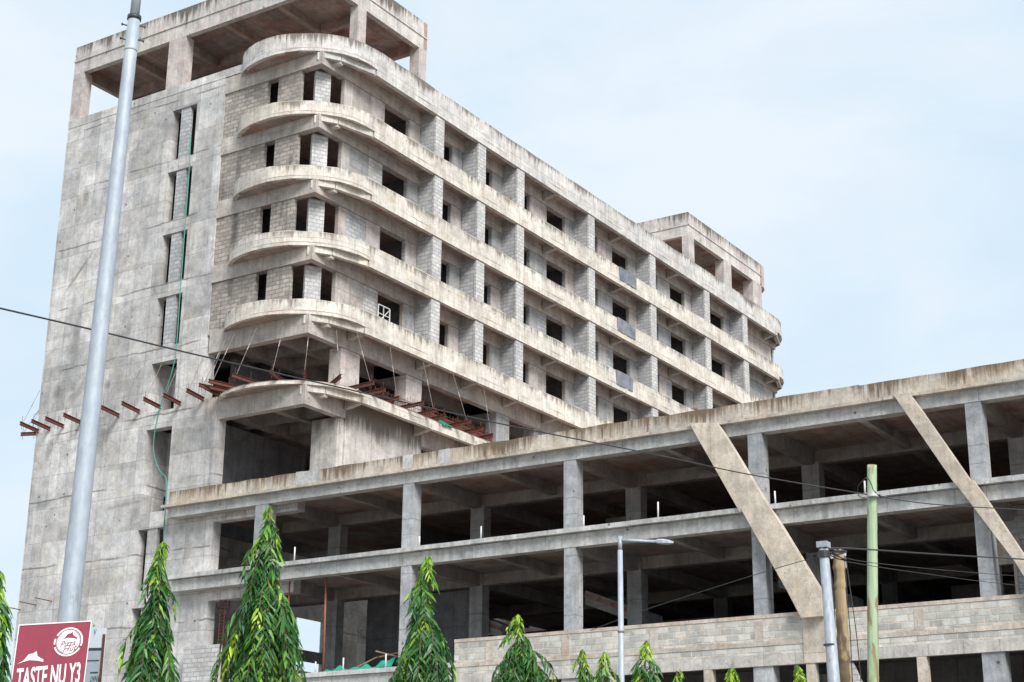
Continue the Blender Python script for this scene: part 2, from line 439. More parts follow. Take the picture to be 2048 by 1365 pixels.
def wood_pole(name, c1, c2, knot):
    t = NT(name)
    q = t.n('ShaderNodeTexCoord'); P = q.outputs['Object']
    mpn = t.n('ShaderNodeMapping'); mpn.inputs['Scale'].default_value = (14, 14, .7); t.l(P, mpn.inputs[0])
    a = t.noise(mpn.outputs[0], 1.0, 6, .6, .6)
    c = t.mix(t.ramp(a, .35, .65), rgb(*c1), rgb(*c2))
    mp2 = t.n('ShaderNodeMapping'); mp2.inputs['Scale'].default_value = (4, 4, 1.1); t.l(P, mp2.inputs[0])
    k = t.noise(mp2.outputs[0], 1.0, 3, .5, .4)
    c = t.mix(t.math('MULTIPLY', t.ramp(k, .50, .58), .9), c, rgb(*knot))
    t.l(c, t.b.inputs['Base Color']); t.b.inputs['Roughness'].default_value = .75
    t.bump(a, .5, .02)
    return t.m
M['greenpole'] = wood_pole('green_treated_timber', (.27,.38,.22), (.40,.50,.33), (.24,.17,.08))
M['brownpole'] = wood_pole('brown_timber_pole', (.27,.19,.10), (.40,.30,.17), (.11,.07,.04))

def leaf_mat():
    t = NT('mast_tree_leaf')
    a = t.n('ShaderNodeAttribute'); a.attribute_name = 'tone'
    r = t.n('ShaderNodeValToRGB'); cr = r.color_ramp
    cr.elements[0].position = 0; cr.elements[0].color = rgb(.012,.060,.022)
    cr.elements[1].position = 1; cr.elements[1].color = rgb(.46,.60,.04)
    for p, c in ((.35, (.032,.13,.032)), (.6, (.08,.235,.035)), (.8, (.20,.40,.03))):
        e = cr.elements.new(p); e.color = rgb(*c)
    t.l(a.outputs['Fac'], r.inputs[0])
    t.l(r.outputs[0], t.b.inputs['Base Color'])
    t.b.inputs['Roughness'].default_value = .42
    t.b.inputs['Specular IOR Level'].default_value = .5
    tr = t.n('ShaderNodeBsdfTranslucent'); t.l(r.outputs[0], tr.inputs[0])
    ad = t.n('ShaderNodeMixShader'); ad.inputs[0].default_value = .22
    t.l(t.b.outputs[0], ad.inputs[1]); t.l(tr.outputs[0], ad.inputs[2])
    t.l(ad.outputs[0], t.out.inputs[0])
    return t.m
M['leaf'] = leaf_mat()
M['bark'] = plain('bark', (.10,.07,.045), (.16,.12,.08), .9, sc=10)

# ------------------------------------------------------------------ ground
g = MB().box(-1500, 1500, -1500, 1500, -.3, 0).build('ground', M['ground']); tag(g, 'bare brown earth around the building plot', 'ground', kind='structure')
g = MB().box(-300, 300, -30, -21, .001, .005)
g = g.build('road', M['road']); tag(g, 'asphalt road passing in front of the building', 'road', kind='structure')
g = MB().box(-300, 300, -20.99, -20.8, 0.001, .14).build('kerb', M['kerb']); tag(g, 'stone kerb along the asphalt road', 'kerb', kind='structure')

# ------------------------------------------------------------------ THE TOWER
YF = .5          # left (end) face plane
XI = -1.1        # recessed facade wall plane
XL = -18.9
YE = 54.0
S = [39.7 - 3.4*k for k in range(6)]       # slab soffits
FIN = [8.72, 12.66, 16.56, 24.43, 32.19, 39.95, 45.95]
CURV = [(-6.45,YF+.45),(-6.38,.72),(-6.2,.42),(-5.85,.14),(-5.35,-.1),(-4.7,-.28),(-4.0,-.36),(-3.3,-.31),(-2.7,-.12),(-2.1,.15),(-1.5,.56),(-1.0,1.0),(-.6,1.5),(-.3,2.1),(-.1,2.75),(-.02,3.4),(0,4.0)]
FAR = [(0,51.6),(-.06,52.3),(-.22,53.0),(-.5,53.7),(-.9,54.35),(-1.5,54.95),(-2.2,55.35),(-3.0,55.6),(-4.0,55.7),(-5.0,55.6),(-5.8,55.3),(-6.3,54.8),(-6.45,54.1)]
OUT = CURV + [(.012*math.sin(y*1.9)+.008*math.sin(y*4.3), y) for y in np.arange(5.2, 51, 1.2).tolist()] + FAR
ring = [(p[0]-.0, p[1]) for p in OUT]

tower = empty('unfinished_tower', (-9, 27, 0), 'tall grey concrete hotel shell with curved corner balconies and roof frames', 'building')

# --- end wall (left face) ---
LX0, LX1, LR = -10.96, -9.24, -7.35
Hs = []
for k in range(5):
    Hs.append((LX0, LX1, S[k]-3.62 if k < 4 else 22.73, [39.0,35.55,32.1,28.72,25.25][k]))
Hs = [(LX0, LX1, 36.12, 39.0), (LX0, LX1, 32.75, 35.5), (LX0, LX1, 29.38, 32.05), (LX0, LX1, 26.02, 28.68), (LX0, LX1, 22.74, 25.25),
      (LX0, LX1, 17.73, 21.87), (LX0, LX1, 14.01, 16.95), (LX0, LX1, 9.9, 13.22)]
MB().wall('y', YF, YF+.5, XL, LR, 0, 39.95, Hs).build('end_wall', M['wall'], tower)
MB().box(XL, -3.0, YF-.02, YF+.38, 39.953, 40.40).build('roof_upstand', M['wall'], tower)
# lower piece of end wall between slit column and the wide openings
mb = MB()
mb.wall('y', YF+.001, YF+.5, LR, XI-.0, 0, 25.2, [(-7.23, XI-.0, 22.88, 25.2), (-6.22, XI, 18.1, 21.88), (-6.1, XI, 14.2, 16.85), (-6.1, XI, 9.5, 13.2)])
mb.box(-6.45, -6.30, YF-.05, YF, 18.4, 21.95); mb.box(-6.85, -6.72, YF-.04, YF, 18.4, 21.95)
mb.build('end_wall_pier', M['wall'], tower)
# piers standing behind the slit openings (block leaf with dark slot beside it)
for k, h in enumerate(Hs):
    z0, z1 = h[2], h[3]
    if k in (4, 5):
        mb = MB().wall('y', YF+1.5, YF+1.7, LX0-.6, LX1+.6, z0-.3, z1+.2, [(-11.15, -10.75, z0+.05, z0+1.0)] if k == 4 else [(-11.2, -10.85, z0+.15, z0+.62), (-11.2, -10.85, z0+.70, z0+1.15)])
        mb.box(LX0-.6, LX0, YF+.5, YF+1.5, z0-.3, z1+.2)
        mb.build('recess_wall', M['wall'], tower)
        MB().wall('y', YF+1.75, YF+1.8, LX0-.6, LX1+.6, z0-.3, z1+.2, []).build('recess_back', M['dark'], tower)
    else:
        MB().box(LX0+.58, LX0+1.22, YF+.06, YF+.26, z0, z1).build('slit_pier', M['bgrey'] if k < 5 else M['wall'], tower)

# --- floor slabs, parapets, edge beams, perimeter beams ---
def inset(poly, d):
    P = [Vector(p) for p in poly]; o = []
    for i in range(len(P)):
        a = P[max(i-1,0)]; b = P[min(i+1,len(P)-1)]
        q = (b-a).normalized(); o.append(tuple(P[i] - Vector((q.y,-q.x))*d))
    return o
def swell(path, amt):
    P = [Vector(p) for p in path]; o = []
    for i in range(len(P)):
        a = P[max(i-1,0)]; b = P[min(i+1,len(P)-1)]
        q = (b-a).normalized(); nn = Vector((q.y,-q.x))
        wgt = max(0.0, 1 - abs(P[i].y - 1.0)/2.6) if P[i].y < 20 else 0.0
        wgt *= min(1.0, max(0.0, (P[i].x + 4.2)/2.0))
        o.append(tuple(P[i] + nn*amt*min(1, wgt*1.4)))
    return o
LIP = swell(OUT, .25)
GRID = [3.45, 8.95, 12.9, 16.85, 20.9, 24.75, 28.7, 32.5, 36.4, 40.25, 46.3, 51.5]
for k in range(6):
    s = S[k]
    slab = inset(LIP, .02)
    poly = slab + [(-6.5, YE-.02), (XL+.3, YE-.02), (XL+.3, YF+.52), (-6.6, YF+.52)]
    mb = MB().prism(poly, s, s+.2)
    sb = mb.build('floor_slab', M['soffit'], tower)
    ztop = 40.8 if k == 0 else s + .82
    mt = M['bandtop'] if k == 0 else M['band']
    if k < 5:
        MB().ribbon(OUT, .14, s+.131, ztop, 0.0).build('parapet', mt, tower)
    MB().ribbon(LIP, .2, s-.004, s+.13, .035).build('slab_edge', mt, tower)
    mb = MB().box(-.22, .03, 3.5, 51.55, s-.32, s-.004)
    mb.build('edge_beam', mt, tower)
    # polygonal beams under the rounded corner
    mb = MB()
    for a, b in (((-1.24,.56), (-.64,1.43)), ((-.64,1.43), (-.13,3.45))):
        mb.beam((a[0],a[1],s-.16), (b[0],b[1],s-.16), .24, .31)
    for c, e in (((-1.6,1.1),(-1.17,.52)), ((-1.15,1.45),(-.60,1.50))):
        mb.beam((c[0],c[1],s-.24), (e[0],e[1],s-.24), .26, .42)
    mb.build('corner_beam', M['band'] if k else M['bandtop'], tower)
    mb = MB()
    for a, b in (((-.08,51.5),(-.75,53.6)), ((-.75,53.6),(-2.3,54.9)), ((-1.1,51.5),(.06,51.5)), ((-2.3,54.0),(-2.35,55.1)), ((-1.1,53.2),(-.7,53.75))):
        mb.beam((a[0],a[1],s-.2), (b[0],b[1],s-.2), .24, .38)
    mb.build('corner_beam', M['beam'], tower)
    # perimeter beam on the wall line
    d = .7 if k < 4 else .93
    MB().box(LR+.002 if k < 4 else -7.2, -1.02, YF-.003, YF+.4, s-d, s-.005).box(LR+.002, -6.0, YF-.003, YF+.38, s-.004, s+.197).build('perimeter_beam', M['beam'], tower)
    MB().box(XI-.3, -1.02, YF+.403, 53.7, s-d, s-.005).build('perimeter_beam', M['beam'], tower)
    for gy in GRID:
        if k not in (4, 5) and gy not in (20.9, 28.7, 36.4, 51.5): continue
        MB().hexa([(XI+.13,gy-.14,s-.52),(.03,gy-.14,s-.33),(.03,gy+.14,s-.33),(XI+.13,gy+.14,s-.52),
                   (XI+.13,gy-.14,s-.005),(-.225,gy-.14,s-.005),(-.225,gy+.14,s-.005),(XI+.13,gy+.14,s-.005)]).build('cantilever_beam', M['beam'], tower)
        MB().box(.031, .085, gy-.12, gy+.12, s-.36, s-.06).build('beam_end', mt, tower)

# --- walls of the five bedroom floors ---
CH = [(-2.35,.60),(-1.75,.95),(-1.36,1.64),(-1.12,2.42),(-1.1,3.02)]
for k in range(5):
    zt = S[k] - .703; zb = S[k+1] + .2 if k < 4 else S[k+1]+.2
    if k == 4: continue
    zb = S[k+1] + .203
    # block leaf on the end face
    w1 = (-4.5, -3.82, zb, zt - .02)
    MB().wall('y', YF+.07, YF+.27, LR+.002, CH[0][0], zb, zt, [(-4.5,-3.82, zb+.25, zt-.001)]).build('block_wall', M['bdirt'] if k else M['bdirt'], tower)
    def pr(a, b, z0, z1, th=.22):
        a = Vector(a); b = Vector(b); q = (b-a).normalized(); nn = Vector((-q.y, q.x))*th
        return [(a.x,a.y),(b.x,b.y),(b.x+nn.x,b.y+nn.y),(a.x+nn.x,a.y+nn.y)]
    mb = MB()
    mb.prism(pr(CH[1], CH[2], 0, 0), zb, zt)
    mb.build('block_pier', M['bpale'], tower)
    mb = MB()
    mb.prism(pr(CH[3], CH[4], 0, 0), zb, zt)
    mb.build('corner_wall', M['colpink'] if k in (0,) else M['beam'], tower)
    # facade wall with one opening per room
    edges = [3.02] + FIN + [51.6]
    nxt = [8.72, 12.66, 16.56, 20.5, 24.43, 28.3, 32.19, 36.1, 39.95, 45.95]
    holes = [(n-3.05, n-.98, zb+.02, zt-.001) for n in nxt]
    holes.append((48.1, 49.5, zb+.9, zt-.001)) if k == 9 else None
    MB().wall('x', XI-.2, XI, CH[4][1], 51.5, zb, zt, holes).build('facade_wall', (M['beam'], M['column'], M['bgrey'], M['beam'])[k], tower)
    for i, n in enumerate(nxt):          # finished column strips beside the openings
        MB().box(XI+.001, XI+.02, n-.93, n-.02, zb, zt).build('plaster_strip', M['colpink'] if (i*7+k*3) % 5 < 2 else M['column'], tower)
        if n in (8.72, 20.5, 28.3, 36.1, 45.95):
            MB().box(XI+.001, XI+.018, n-4.6+.4, n-3.12, zb, zt).build('block_patch', M['bpale'] if (i+k) % 2 else M['colpink'], tower)
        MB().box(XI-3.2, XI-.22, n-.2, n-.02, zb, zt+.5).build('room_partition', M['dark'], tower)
    # projecting block fins between the balconies
    for i, y in enumerate(FIN):
        th = .72
        zfb = S[k+1] + .203
        MB().box(XI+.021, -.16, y, y+th-.1, zfb, S[k]-.33).build('dividing_wall', M['bgrey'], tower)
        MB().box(-.16, -.03, y-.02, y+th, zfb, S[k]-.325).build('dividing_wall_end', M['bpale'], tower)
        MB().box(XI+.021, -.25, y+.01, y+th-.11, S[k]-.325, S[k]-.005).build('dividing_wall_head', M['beam'], tower)
    MB().box(XI-.2, XI, 51.5, 53.0, zb, zt).build('end_column', M['colpink'], tower)
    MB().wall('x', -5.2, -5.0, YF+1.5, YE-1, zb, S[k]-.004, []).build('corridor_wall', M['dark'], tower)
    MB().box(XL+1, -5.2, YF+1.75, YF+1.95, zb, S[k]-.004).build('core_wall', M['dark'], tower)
# fifth bedroom level (under band 4) uses the same walls one storey lower
# --- open technical level under the bedrooms, and the level over the podium ---
for y0, y1 in ((3.02,4.46),(8.2,9.52),(16.33,17.6),(20.1,21.4),(28.1,29.4),(36,37.3),(45,46.3),(51.8,53.2)):
    MB().box(-1.78, XI+.01, y0, y1, S[5]+.203, S[4]-.935).build('column', M['colpink'] if y0 < 9 else M['column'], tower)
for x0 in (-6.0,-12.0):
    for y0 in (8.4,16.5,24.5,32.5,40.5):
        MB().box(x0, x0+.7, y0, y0+1.0, S[5]+.203, S[4]-.005).build('inner_column', M['dark'], tower)
        MB().box(x0+.71, XI-.31, y0+.3, y0+.65, S[4]-.6, S[4]-.006).build('inner_beam', M['inner'], tower)
for s_ in (S[4], S[5]):
    for x0 in (-3.9, -6.6):
        MB().box(x0, x0+.35, YF+.41, 50, s_-.65, s_-.008).build('inner_beam', M['inner'], tower)
    for y0 in (3.6, 5.6):
        MB().box(XL+1, XI-.31, y0, y0+.3, s_-.5, s_-.012).build('inner_beam', M['inner'], tower)
MB().box(XL+.6, XI-2.5, 12.5, 12.7, S[5]+.203, S[4]-.006).build('inner_wall', M['dark'], tower)
MB().box(-7.4, -7.2, YF+1.8, 12.5, S[5]+.203, S[4]-.7).build('inner_wall', M['dark'], tower)
# level between podium roof and slab 5
MB().box(-1.75, -1.012, 3.5, 9.45, 17.95, S[5]-.012).build('shear_wall', M['shear'], tower)
MB().box(-2.65, XI, 3.02, 3.49, 17.95, S[5]-.935).build('shear_wall_end', M['shear'], tower)
MB().box(-1.011, -.97, 8.75, 9.45, 17.95, S[5]-.3).build('wall_pilaster', M['shear'], tower)
for y0 in (16.3, 24.3, 32.3, 40.3, 48.3):
    MB().box(-1.78, XI+.01, y0, y0+1.2, 17.95, S[5]-.935).build('column', M['column'], tower)
MB().box(-12, -11.8, YF+2, 20, 17.95, S[5]-.01).build('inner_wall', M['dark'], tower)
MB().box(-11.8, -3.5, 13.0, 13.2, 17.95, S[5]-.01).build('inner_wall', M['inner'], tower)
MB().box(-7.4, -7.2, YF+.6, 8, 17.95, S[5]-.7).build('inner_wall', M['dark'], tower)
# outer shell on the hidden sides
MB().wall('x', XL, XL+.25, YF+.51, YE, 0, 39.69, [(21.3,23.85,13.0,16.15)] + [(y, y+1.6, z, z+1.6) for z in (30.2,33.6,37.0) for y in (10,18,26,34,42)]).build('rear_wall', M['wall'], tower)
MB().box(XL+.02, XL+.23, 21.2, 23.95, 13.6, 14.25).build('opening_transom', M['dark'], tower)
MB().wall('y', YE-.25, YE, XL+.26, XI-.2, 0, 39.69, [(-9,-7.6,z,z+2.2) for z in (26.9,30.3,33.7,37.1)]).build('far_end_wall', M['wall'], tower)

# --- roof frames (penthouses) ---
def frame(name, x0, x1, y0, y1, zb, zt, cols, secy, secx, backwall=None):
    zbm = zt - 1.7
    root = MB().box(x0+.3, x1-.3, y0+.3, y1-.3, zt-1.0, zt-.75).build(name, M['soffit'], tower)
    MB().box(x0, x1, y0, y0+.3, zbm, zt).build('ring_beam', M['pent'], root)
    MB().box(x0, x1, y1-.3, y1, zbm+.1, zt).build('ring_beam', M['soffit'], root)
    MB().box(x0, x0+.3, y0+.301, y1-.301, zbm, zt).build('ring_beam', M['soffit'], root)
    MB().box(x1-.3, x1, y0+.301, y1-.301, zbm, zt).build('ring_beam', M['pent'], root)
    MB().box(x0-.05, x1+.05, y0-.05, y0-.002, zt-.95, zt-.88).build('drip_ledge', M['pent'], root)
    MB().box(x1+.002, x1+.05, y0-.05, y1, zt-.95, zt-.88).build('drip_ledge', M['pent'], root)
    for yy in secy: MB().box(x0+.3, x1-.3, yy, yy+.28, zt-1.5, zt-1.002).build('cross_beam', M['soffit'], root)
    for xx in secx: MB().box(xx, xx+.28, y0+.3, y1-.3, zt-1.45, zt-1.004).build('cross_beam', M['soffit'], root)
    for (a, b, c, d) in cols: MB().box(a, b, c, d, zb, zbm+.1 if c > y1-1 else zbm).build('column', M['colpink'], root)
    if backwall: MB().box(*backwall).build('back_wall', M['soffit'], root)
    return root
frame('roof_frame', XL, -.8, YF, 8.7, 39.95, 44.95,
      [(XL,-18.1,YF+.001,YF+.62),(-11.65,-10.45,YF+.001,YF+.6),(-1.28,-.801,2.8,3.5),(-1.4,-.801,8.02,8.69),(-11.3,-10.5,8.05,8.6),(-6,-5.3,8.05,8.6),(XL,-18.2,8.0,8.6)],
      [4.3], [-15.6,-12.0,-8.4,-4.8], (-17.2,-11.3,8.3,8.55,39.96,43.4))
rf2 = frame('roof_frame', -13, -.8, 39.25, 51.2, 39.95, 44.95,
      [(-1.3,-.801,39.251,40.1),(-1.5,-.801,44.75,45.95),(-1.6,-.801,49.6,51.1),(-6.5,-5.7,39.3,40.0),(-6.5,-5.7,50.3,51.0)],
      [43.2,47.2], [-9,-5])
pl = [(-.8,51.2),(-.86,51.7),(-1.05,52.2),(-1.4,52.6),(-1.9,52.85),(-2.6,52.9),(-3.2,52.9)]
MB().ribbon(pl, .2, 43.25, 44.95).build('curved_beam', M['colpink'], rf2)
MB().prism([(-3.2,51.2)] + [(p[0]-.1,p[1]-.05) for p in pl], 43.26, 43.45).build('curved_slab', M['soffit'], rf2)

# --- things lodged on or in the tower ---
for i, (y0, y1, z0, z1, t_) in enumerate(((28.05,30.15,36.28,37.13,'topmost'), (27.7,29.9,32.9,33.74,'middle'), (27.5,29.5,29.45,30.34,'lowest'))):  # dark stains on the parapet bands, modelled as thin raised sheets
    mb = MB(); n = 9
    for a in range(n):
        ya = y0 + (y1-y0)*a/n; yb = y0 + (y1-y0)*(a+1)/n
        dz = .012*math.sin(a*1.7+i); dx = .004*math.sin(a*2.3+i*2)
        mb.box(.04+dx, .075+dx, ya, yb+.004, z0+dz, z1-.02)
    mb.box(-.16, .075, y0+.02, y1-.02, z1-.02, z1+.01)
    o = mb.build('staining', M['darkstain'])
    tag(o, 'dark blue-grey stain on a pale balcony parapet, %s of the three' % t_, 'staining', 'dark stains on the balcony parapets')
o = MB()
zf = 27.15
fr = [(-1.0,5.62,zf),(-1.0,6.55,zf),(-1.0,6.55,zf+.95),(-1.0,5.62,zf+.95)]
for a, b in ((0,1),(1,2),(2,3),(3,0)): o.beam(fr[a], fr[b], .045, .045, up=(1,0,0))
o.beam((-1,6.05,zf),(-1,6.05,zf+.95),.03,.04,up=(1,0,0)); o.beam((-1,5.62,zf+.5),(-1,6.55,zf+.5),.03,.04,up=(1,0,0)); o.beam((-1,5.62,zf),(-1,6.55,zf+.9),.03,.03,up=(1,0,0))
o = o.build('window_frame', M['white']); tag(o, 'white metal window frame leaning in a dark balcony opening', 'window frame')
o = MB(); o.beam((-.6,15.3,37.0),(-.4,16.4,37.7),.07,.03); o.beam((-.4,16.45,36.7),(-.35,16.4,37.75),.05,.05,up=(1,0,0)); o.beam((-.7,15.2,37.0),(-.3,16.4,37.2),.12,.03)
tag(o.build('timber_planks', M['wood']), 'loose timber planks propped in a top floor balcony bay', 'planks')
o = MB()
for i in range(5): o.beam((-.5+.05*i,38.0+.1*i,30.42+.06*i),(-.3,39.4-.1*i,30.45+.07*i),.16,.045)
tag(o.build('timber_pile', M['wood']), 'small pile of brown timber on a balcony parapet near the far end', 'timber')

# green hose hanging down the end wall
hp = [(381,270),(378,345),(368,480),(360,590),(352,700),(342,750),(325,800),(312,850),(307,900),(318,940),(333,965),(328,1060),(326,1130)]
P3 = [on(x, y, 1, .32) for x, y in hp]
def smooth(P, n=6):
    o = []
    for i in range(len(P)-1):
        a = P[max(i-1,0)]; b = P[i]; c = P[i+1]; d = P[min(i+2,len(P)-1)]
        for j in range(n):
            t = j/n
            o.append(.5*((2*b) + (-a+c)*t + (2*a-5*b+4*c-d)*t*t + (-a+3*b-3*c+d)*t**3))
    o.append(P[-1]); return o
tag(MB().tube(smooth(P3), .026, 6).build('hose', M['hose'], smooth=True), 'long green hose hanging down the grey end wall past the slit windows', 'hose')

# rusty steel beams sticking out over the podium with stay rods
def ibeam(mb, a, b, h=.165, wd=.11, t=.016):
    a = Vector(a); b = Vector(b)
    mb.beam(a, b, t, h); mb.beam(a+Vector((0,0,h/2)), b+Vector((0,0,h/2)), wd, t); mb.beam(a-Vector((0,0,h/2)), b-Vector((0,0,h/2)), wd, t)
ORD = ['first','second','third','fourth','fifth','sixth','seventh','eighth','ninth','tenth','eleventh','twelfth','thirteenth','fourteenth','fifteenth']
def steel(inner, outer, rodtop, label, rods=True):
    i_, o_ = Vector(inner), Vector(outer)
    root = empty('steel_beam', i_, label, 'steel beam', 'rusty steel beams jutting out above the podium')
    mb = MB(); ibeam(mb, i_, o_); mb.build('beam', M['rust'], root)
    d = (o_-i_)
    mb = MB()
    for f in (.3, .9):
        p = i_ + d*f; mb.tube([p+Vector((0,0,-.28)), p+Vector((0,0,.42))], .011, 5)
    mb.build('bolt', M['rust'], root)
    if rodtop is not None and rods:
        p = i_ + d*.85 + Vector((0,0,.1)); q = Vector(rodtop)
        MB().tube([p, q], .013, 5).build('stay_rod', M['rod'], root)
        MB().tube([p.lerp(q,.48), p.lerp(q,.60)], .020, 6).build('rod_sleeve', M['sleeve2'] if p.x > -6.2 else M['rod'], root)
xs = [-18.75,-17.9,-16.9,-15.6,-14.3,-12.95,-11.55,-10.1,-8.8,-7.3,-6.2]
for i, x in enumerate(xs):
    steel((x, YF+.0, 22.9), (x+.28, -.95, 22.95), (x-.15, .45, 25.1), 'rusty beam jutting from the grey end wall, %s counting from the left edge of the wall' % ORD[i])
steel((XL, .75, 22.86), (XL-1.0, .35, 22.86), (XL, 1.0, 24.9), 'short rusty beam pointing left off the outer left corner of the grey wall')
rad = [((-5.6,.45),(-6.2,-1.0)), ((-4.9,.2),(-5.35,-1.25)), ((-3.6,.2),(-3.8,-1.35)), ((-2.4,.5),(-1.9,-.9)), ((-1.5,1.1),(-.6,-.1)), ((-.9,2.1),(.4,1.3))]
for i, (a, b) in enumerate(rad):
    steel((a[0],a[1],23.02), (b[0],b[1],23.06), ((a[0]*.8+b[0]*.2),(a[1]*.8+b[1]*.2)+.1,25.9), 'rusty beam fanning out over the rounded slab corner, %s from the left' % ORD[i])
ys = [3.0,4.15,5.6,6.9,8.3,9.4,10.9,12.3,13.7]
for i, y in enumerate(ys):
    steel((-.55, y, 23.03), (.75+.28*math.sin(i*2.1+1), y+.12*math.sin(i*3.1), 23.08), (-.1, y-.1, 25.75), 'rusty beam in the row beneath the long balcony facade, %s from the left corner' % ORD[i], rods=(i % 2 == 0))
mb = MB()
for y in np.arange(5.0, 15, .16):
    mb.tube([(-.5,y,22.9),(-.5+.1*math.sin(y*5),y,23.55+.3*rnd.random())], .012, 4)
for z in (23.15,23.35,23.55): mb.tube([(-.5,5.0,z),(-.5,15,z)], .015, 4)
mb.box(-1.0,-.55,9.5,15.2,22.905,23.45)
tag(mb.build('rebar_mesh', M['rust']), 'rusty red reinforcement mesh standing behind the row of steel beams', 'rebar')
mb = MB()
for i in range(14):
    a = i*.45; y = 9.7 + i*.055
    mb.beam((.0-.2*rnd.random(), y, 22.95+.1*math.sin(a)), (.14, y+.12, 22.85-.12*rnd.random()), .10, .05)
tag(mb.build('cloth', M['net']), 'scrap of green netting caught on the edge of the lower slab', 'netting')

# ------------------------------------------------------------------ THE PODIUM
pod = empty('unfinished_podium', (18, 14, 0), 'long low concrete podium frame with open floors and slanted struts', 'building')
PX0, PX1 = -8.5, 50.0
YP = -.1
TOP = 18.42
GX = [-2.7, 5.45, 13.37, 21.35, 29.55, 37.6, 45.6]
# top parapet in cast lengths with pale patches
xs_ = [PX0, -5.2, -.8, .55, 5.1, 5.65, 7.0, 7.55, 13.3, 17.2, 21.4, 25.5, 29.5, 33.5, 37.5, 41.5, 45.5, PX1]
for i, (a, b) in enumerate(zip(xs_, xs_[1:])):
    mt = M['podbeam'] if i in (2, 4, 6) else M['podpar']
    mb = MB(); nn_ = max(1, int((b-a)/.55))
    for j in range(nn_):
        p_ = a + (b-a)*j/nn_; q_ = a + (b-a)*(j+1)/nn_
        z_ = TOP - (.02 if i % 2 else 0) + .014*math.sin(j*2.1+i) + .010*math.sin(j*4.7)
        z2_ = TOP - (.02 if i % 2 else 0) + .014*math.sin((j+1)*2.1+i) + .010*math.sin((j+1)*4.7)
        e0 = .003 if j == 0 and i else 0; e1 = .003 if j == nn_-1 else 0
        mb.hexa([(p_+e0,YP+.03,17.76),(q_-e1,YP+.03,17.76),(q_-e1,YP+.2,17.76),(p_+e0,YP+.2,17.76),(p_+e0,YP+.03,z_),(q_-e1,YP+.03,z2_),(q_-e1,YP+.2,z2_),(p_+e0,YP+.2,z_)])
    mb.build('parapet', mt, pod)
def ledge(z1, z0, depth, name='cornice'):
    mb = MB(); n = 40
    for i in range(n):
        a = PX0 - .25 + (PX1-PX0)*i/n; b = PX0 - .25 + (PX1-PX0)*(i+1)/n
        j = .018*math.sin(i*2.7)
        mb.box(a, b-.001, YP-depth+j*.6, YP+.25, z0+j*.5, z1+j*.3)
    return mb
ledge(17.76, 17.64, .22).build('cornice', M['podpar'], pod)
MB().box(PX0, PX1, YP+.02, YP+.5, 17.18, 17.638).build('front_beam', M['podbeam'], pod)
ledge(14.40, 14.22, .2).build('cornice', M['podbeam'], pod)
MB().box(PX0+.6, PX1, YP+.02, YP+.5, 13.68, 14.2).build('front_beam', M['podbeam'], pod)
MB().box(PX0+2.4, 8.0, YP-.1, YP+.25, 9.36, 9.55).build('cornice', M['podbeam'], pod)
MB().box(PX0+2.4, 8.0, YP+.02, YP+.5, 8.9, 9.35).build('front_beam', M['podbeam'], pod)
# slabs (the second one leaves a void in the tower zone)
MB().box(PX0+.02, PX1, YP+.26, 28, 17.641, 17.9).build('floor_slab', M['soffit'], pod)
MB().box(PX0+.6, PX1, YP+.26, 8.4, 14.12, 14.36).build('floor_slab', M['soffit'], pod)
MB().box(-.9, PX1, 8.401, 28, 14.12, 14.36).build('floor_slab', M['soffit'], pod)
MB().box(PX0+2.4, PX1, YP+.26, 28, 9.3, 9.54).build('floor_slab', M['dark'], pod)
# columns
for r, yr in enumerate((YP+.04, 5.1, 13.2, 21.2)):
    for i, x in enumerate(GX):
        w2 = .26 if r == 0 else .34
        if r and x < -3: continue
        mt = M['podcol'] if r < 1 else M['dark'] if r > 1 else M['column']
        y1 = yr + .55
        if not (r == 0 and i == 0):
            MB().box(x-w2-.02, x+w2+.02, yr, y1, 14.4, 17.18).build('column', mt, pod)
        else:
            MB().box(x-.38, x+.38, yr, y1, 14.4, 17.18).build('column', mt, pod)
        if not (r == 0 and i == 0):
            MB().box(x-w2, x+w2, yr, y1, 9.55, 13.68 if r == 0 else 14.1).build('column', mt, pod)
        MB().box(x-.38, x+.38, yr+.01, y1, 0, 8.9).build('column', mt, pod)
for zt, dep in ((17.64, .52), (14.118, .5)):
    for yr in (5.15, 13.25, 21.25):
        MB().box(PX0+2.5, PX1, yr, yr+.4, zt-dep, zt-.003).build('inner_beam', M['inner'], pod)
    for x in GX:
        for (ya, yb) in ((YP+.52, 5.148), (5.552, 13.248), (13.652, 21.2)):
            if x < -1 and ya > 5: continue
            MB().box(x-.2, x+.2, ya, yb, zt-dep-.04, zt-.002).build('cross_beam', M['inner'], pod)
            xm = x + 4.0
            MB().box(xm-.14, xm+.14, ya, yb, zt-dep+.1, zt-.002).build('joist', M['inner'], pod)
# back and side walls
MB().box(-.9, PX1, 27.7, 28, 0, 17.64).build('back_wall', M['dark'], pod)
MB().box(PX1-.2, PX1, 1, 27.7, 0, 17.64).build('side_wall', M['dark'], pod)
MB().box(-2.3, 1.2, 7.3, 7.5, 9.55, 14.1).build('inner_wall', M['dark'], pod)
MB().box(-.9, -.7, 8.5, 27.7, 14.37, 17.64).build('inner_wall', M['dark'], pod)
MB().box(.4, 3.6, 13.7, 13.9, 14.37, 17.1).build('inner_wall', M['inner'], pod)
MB().box(1.2, 4.8, 5.75, 5.95, 9.55, 13.6).build('inner_wall', M['dark'], pod)
for (x0, x1, y0, z0, z1) in ((8,12,17,9.6,13.4),(15,20.5,18,14.4,17.0),(23,27,16.4,9.6,13.8),(32,36,15,14.4,17.1),(9,11,10.4,14.4,17.2)):
    MB().box(x0, x1, y0, y0+.2, z0, z1).build('inner_wall', M['inner'], pod)
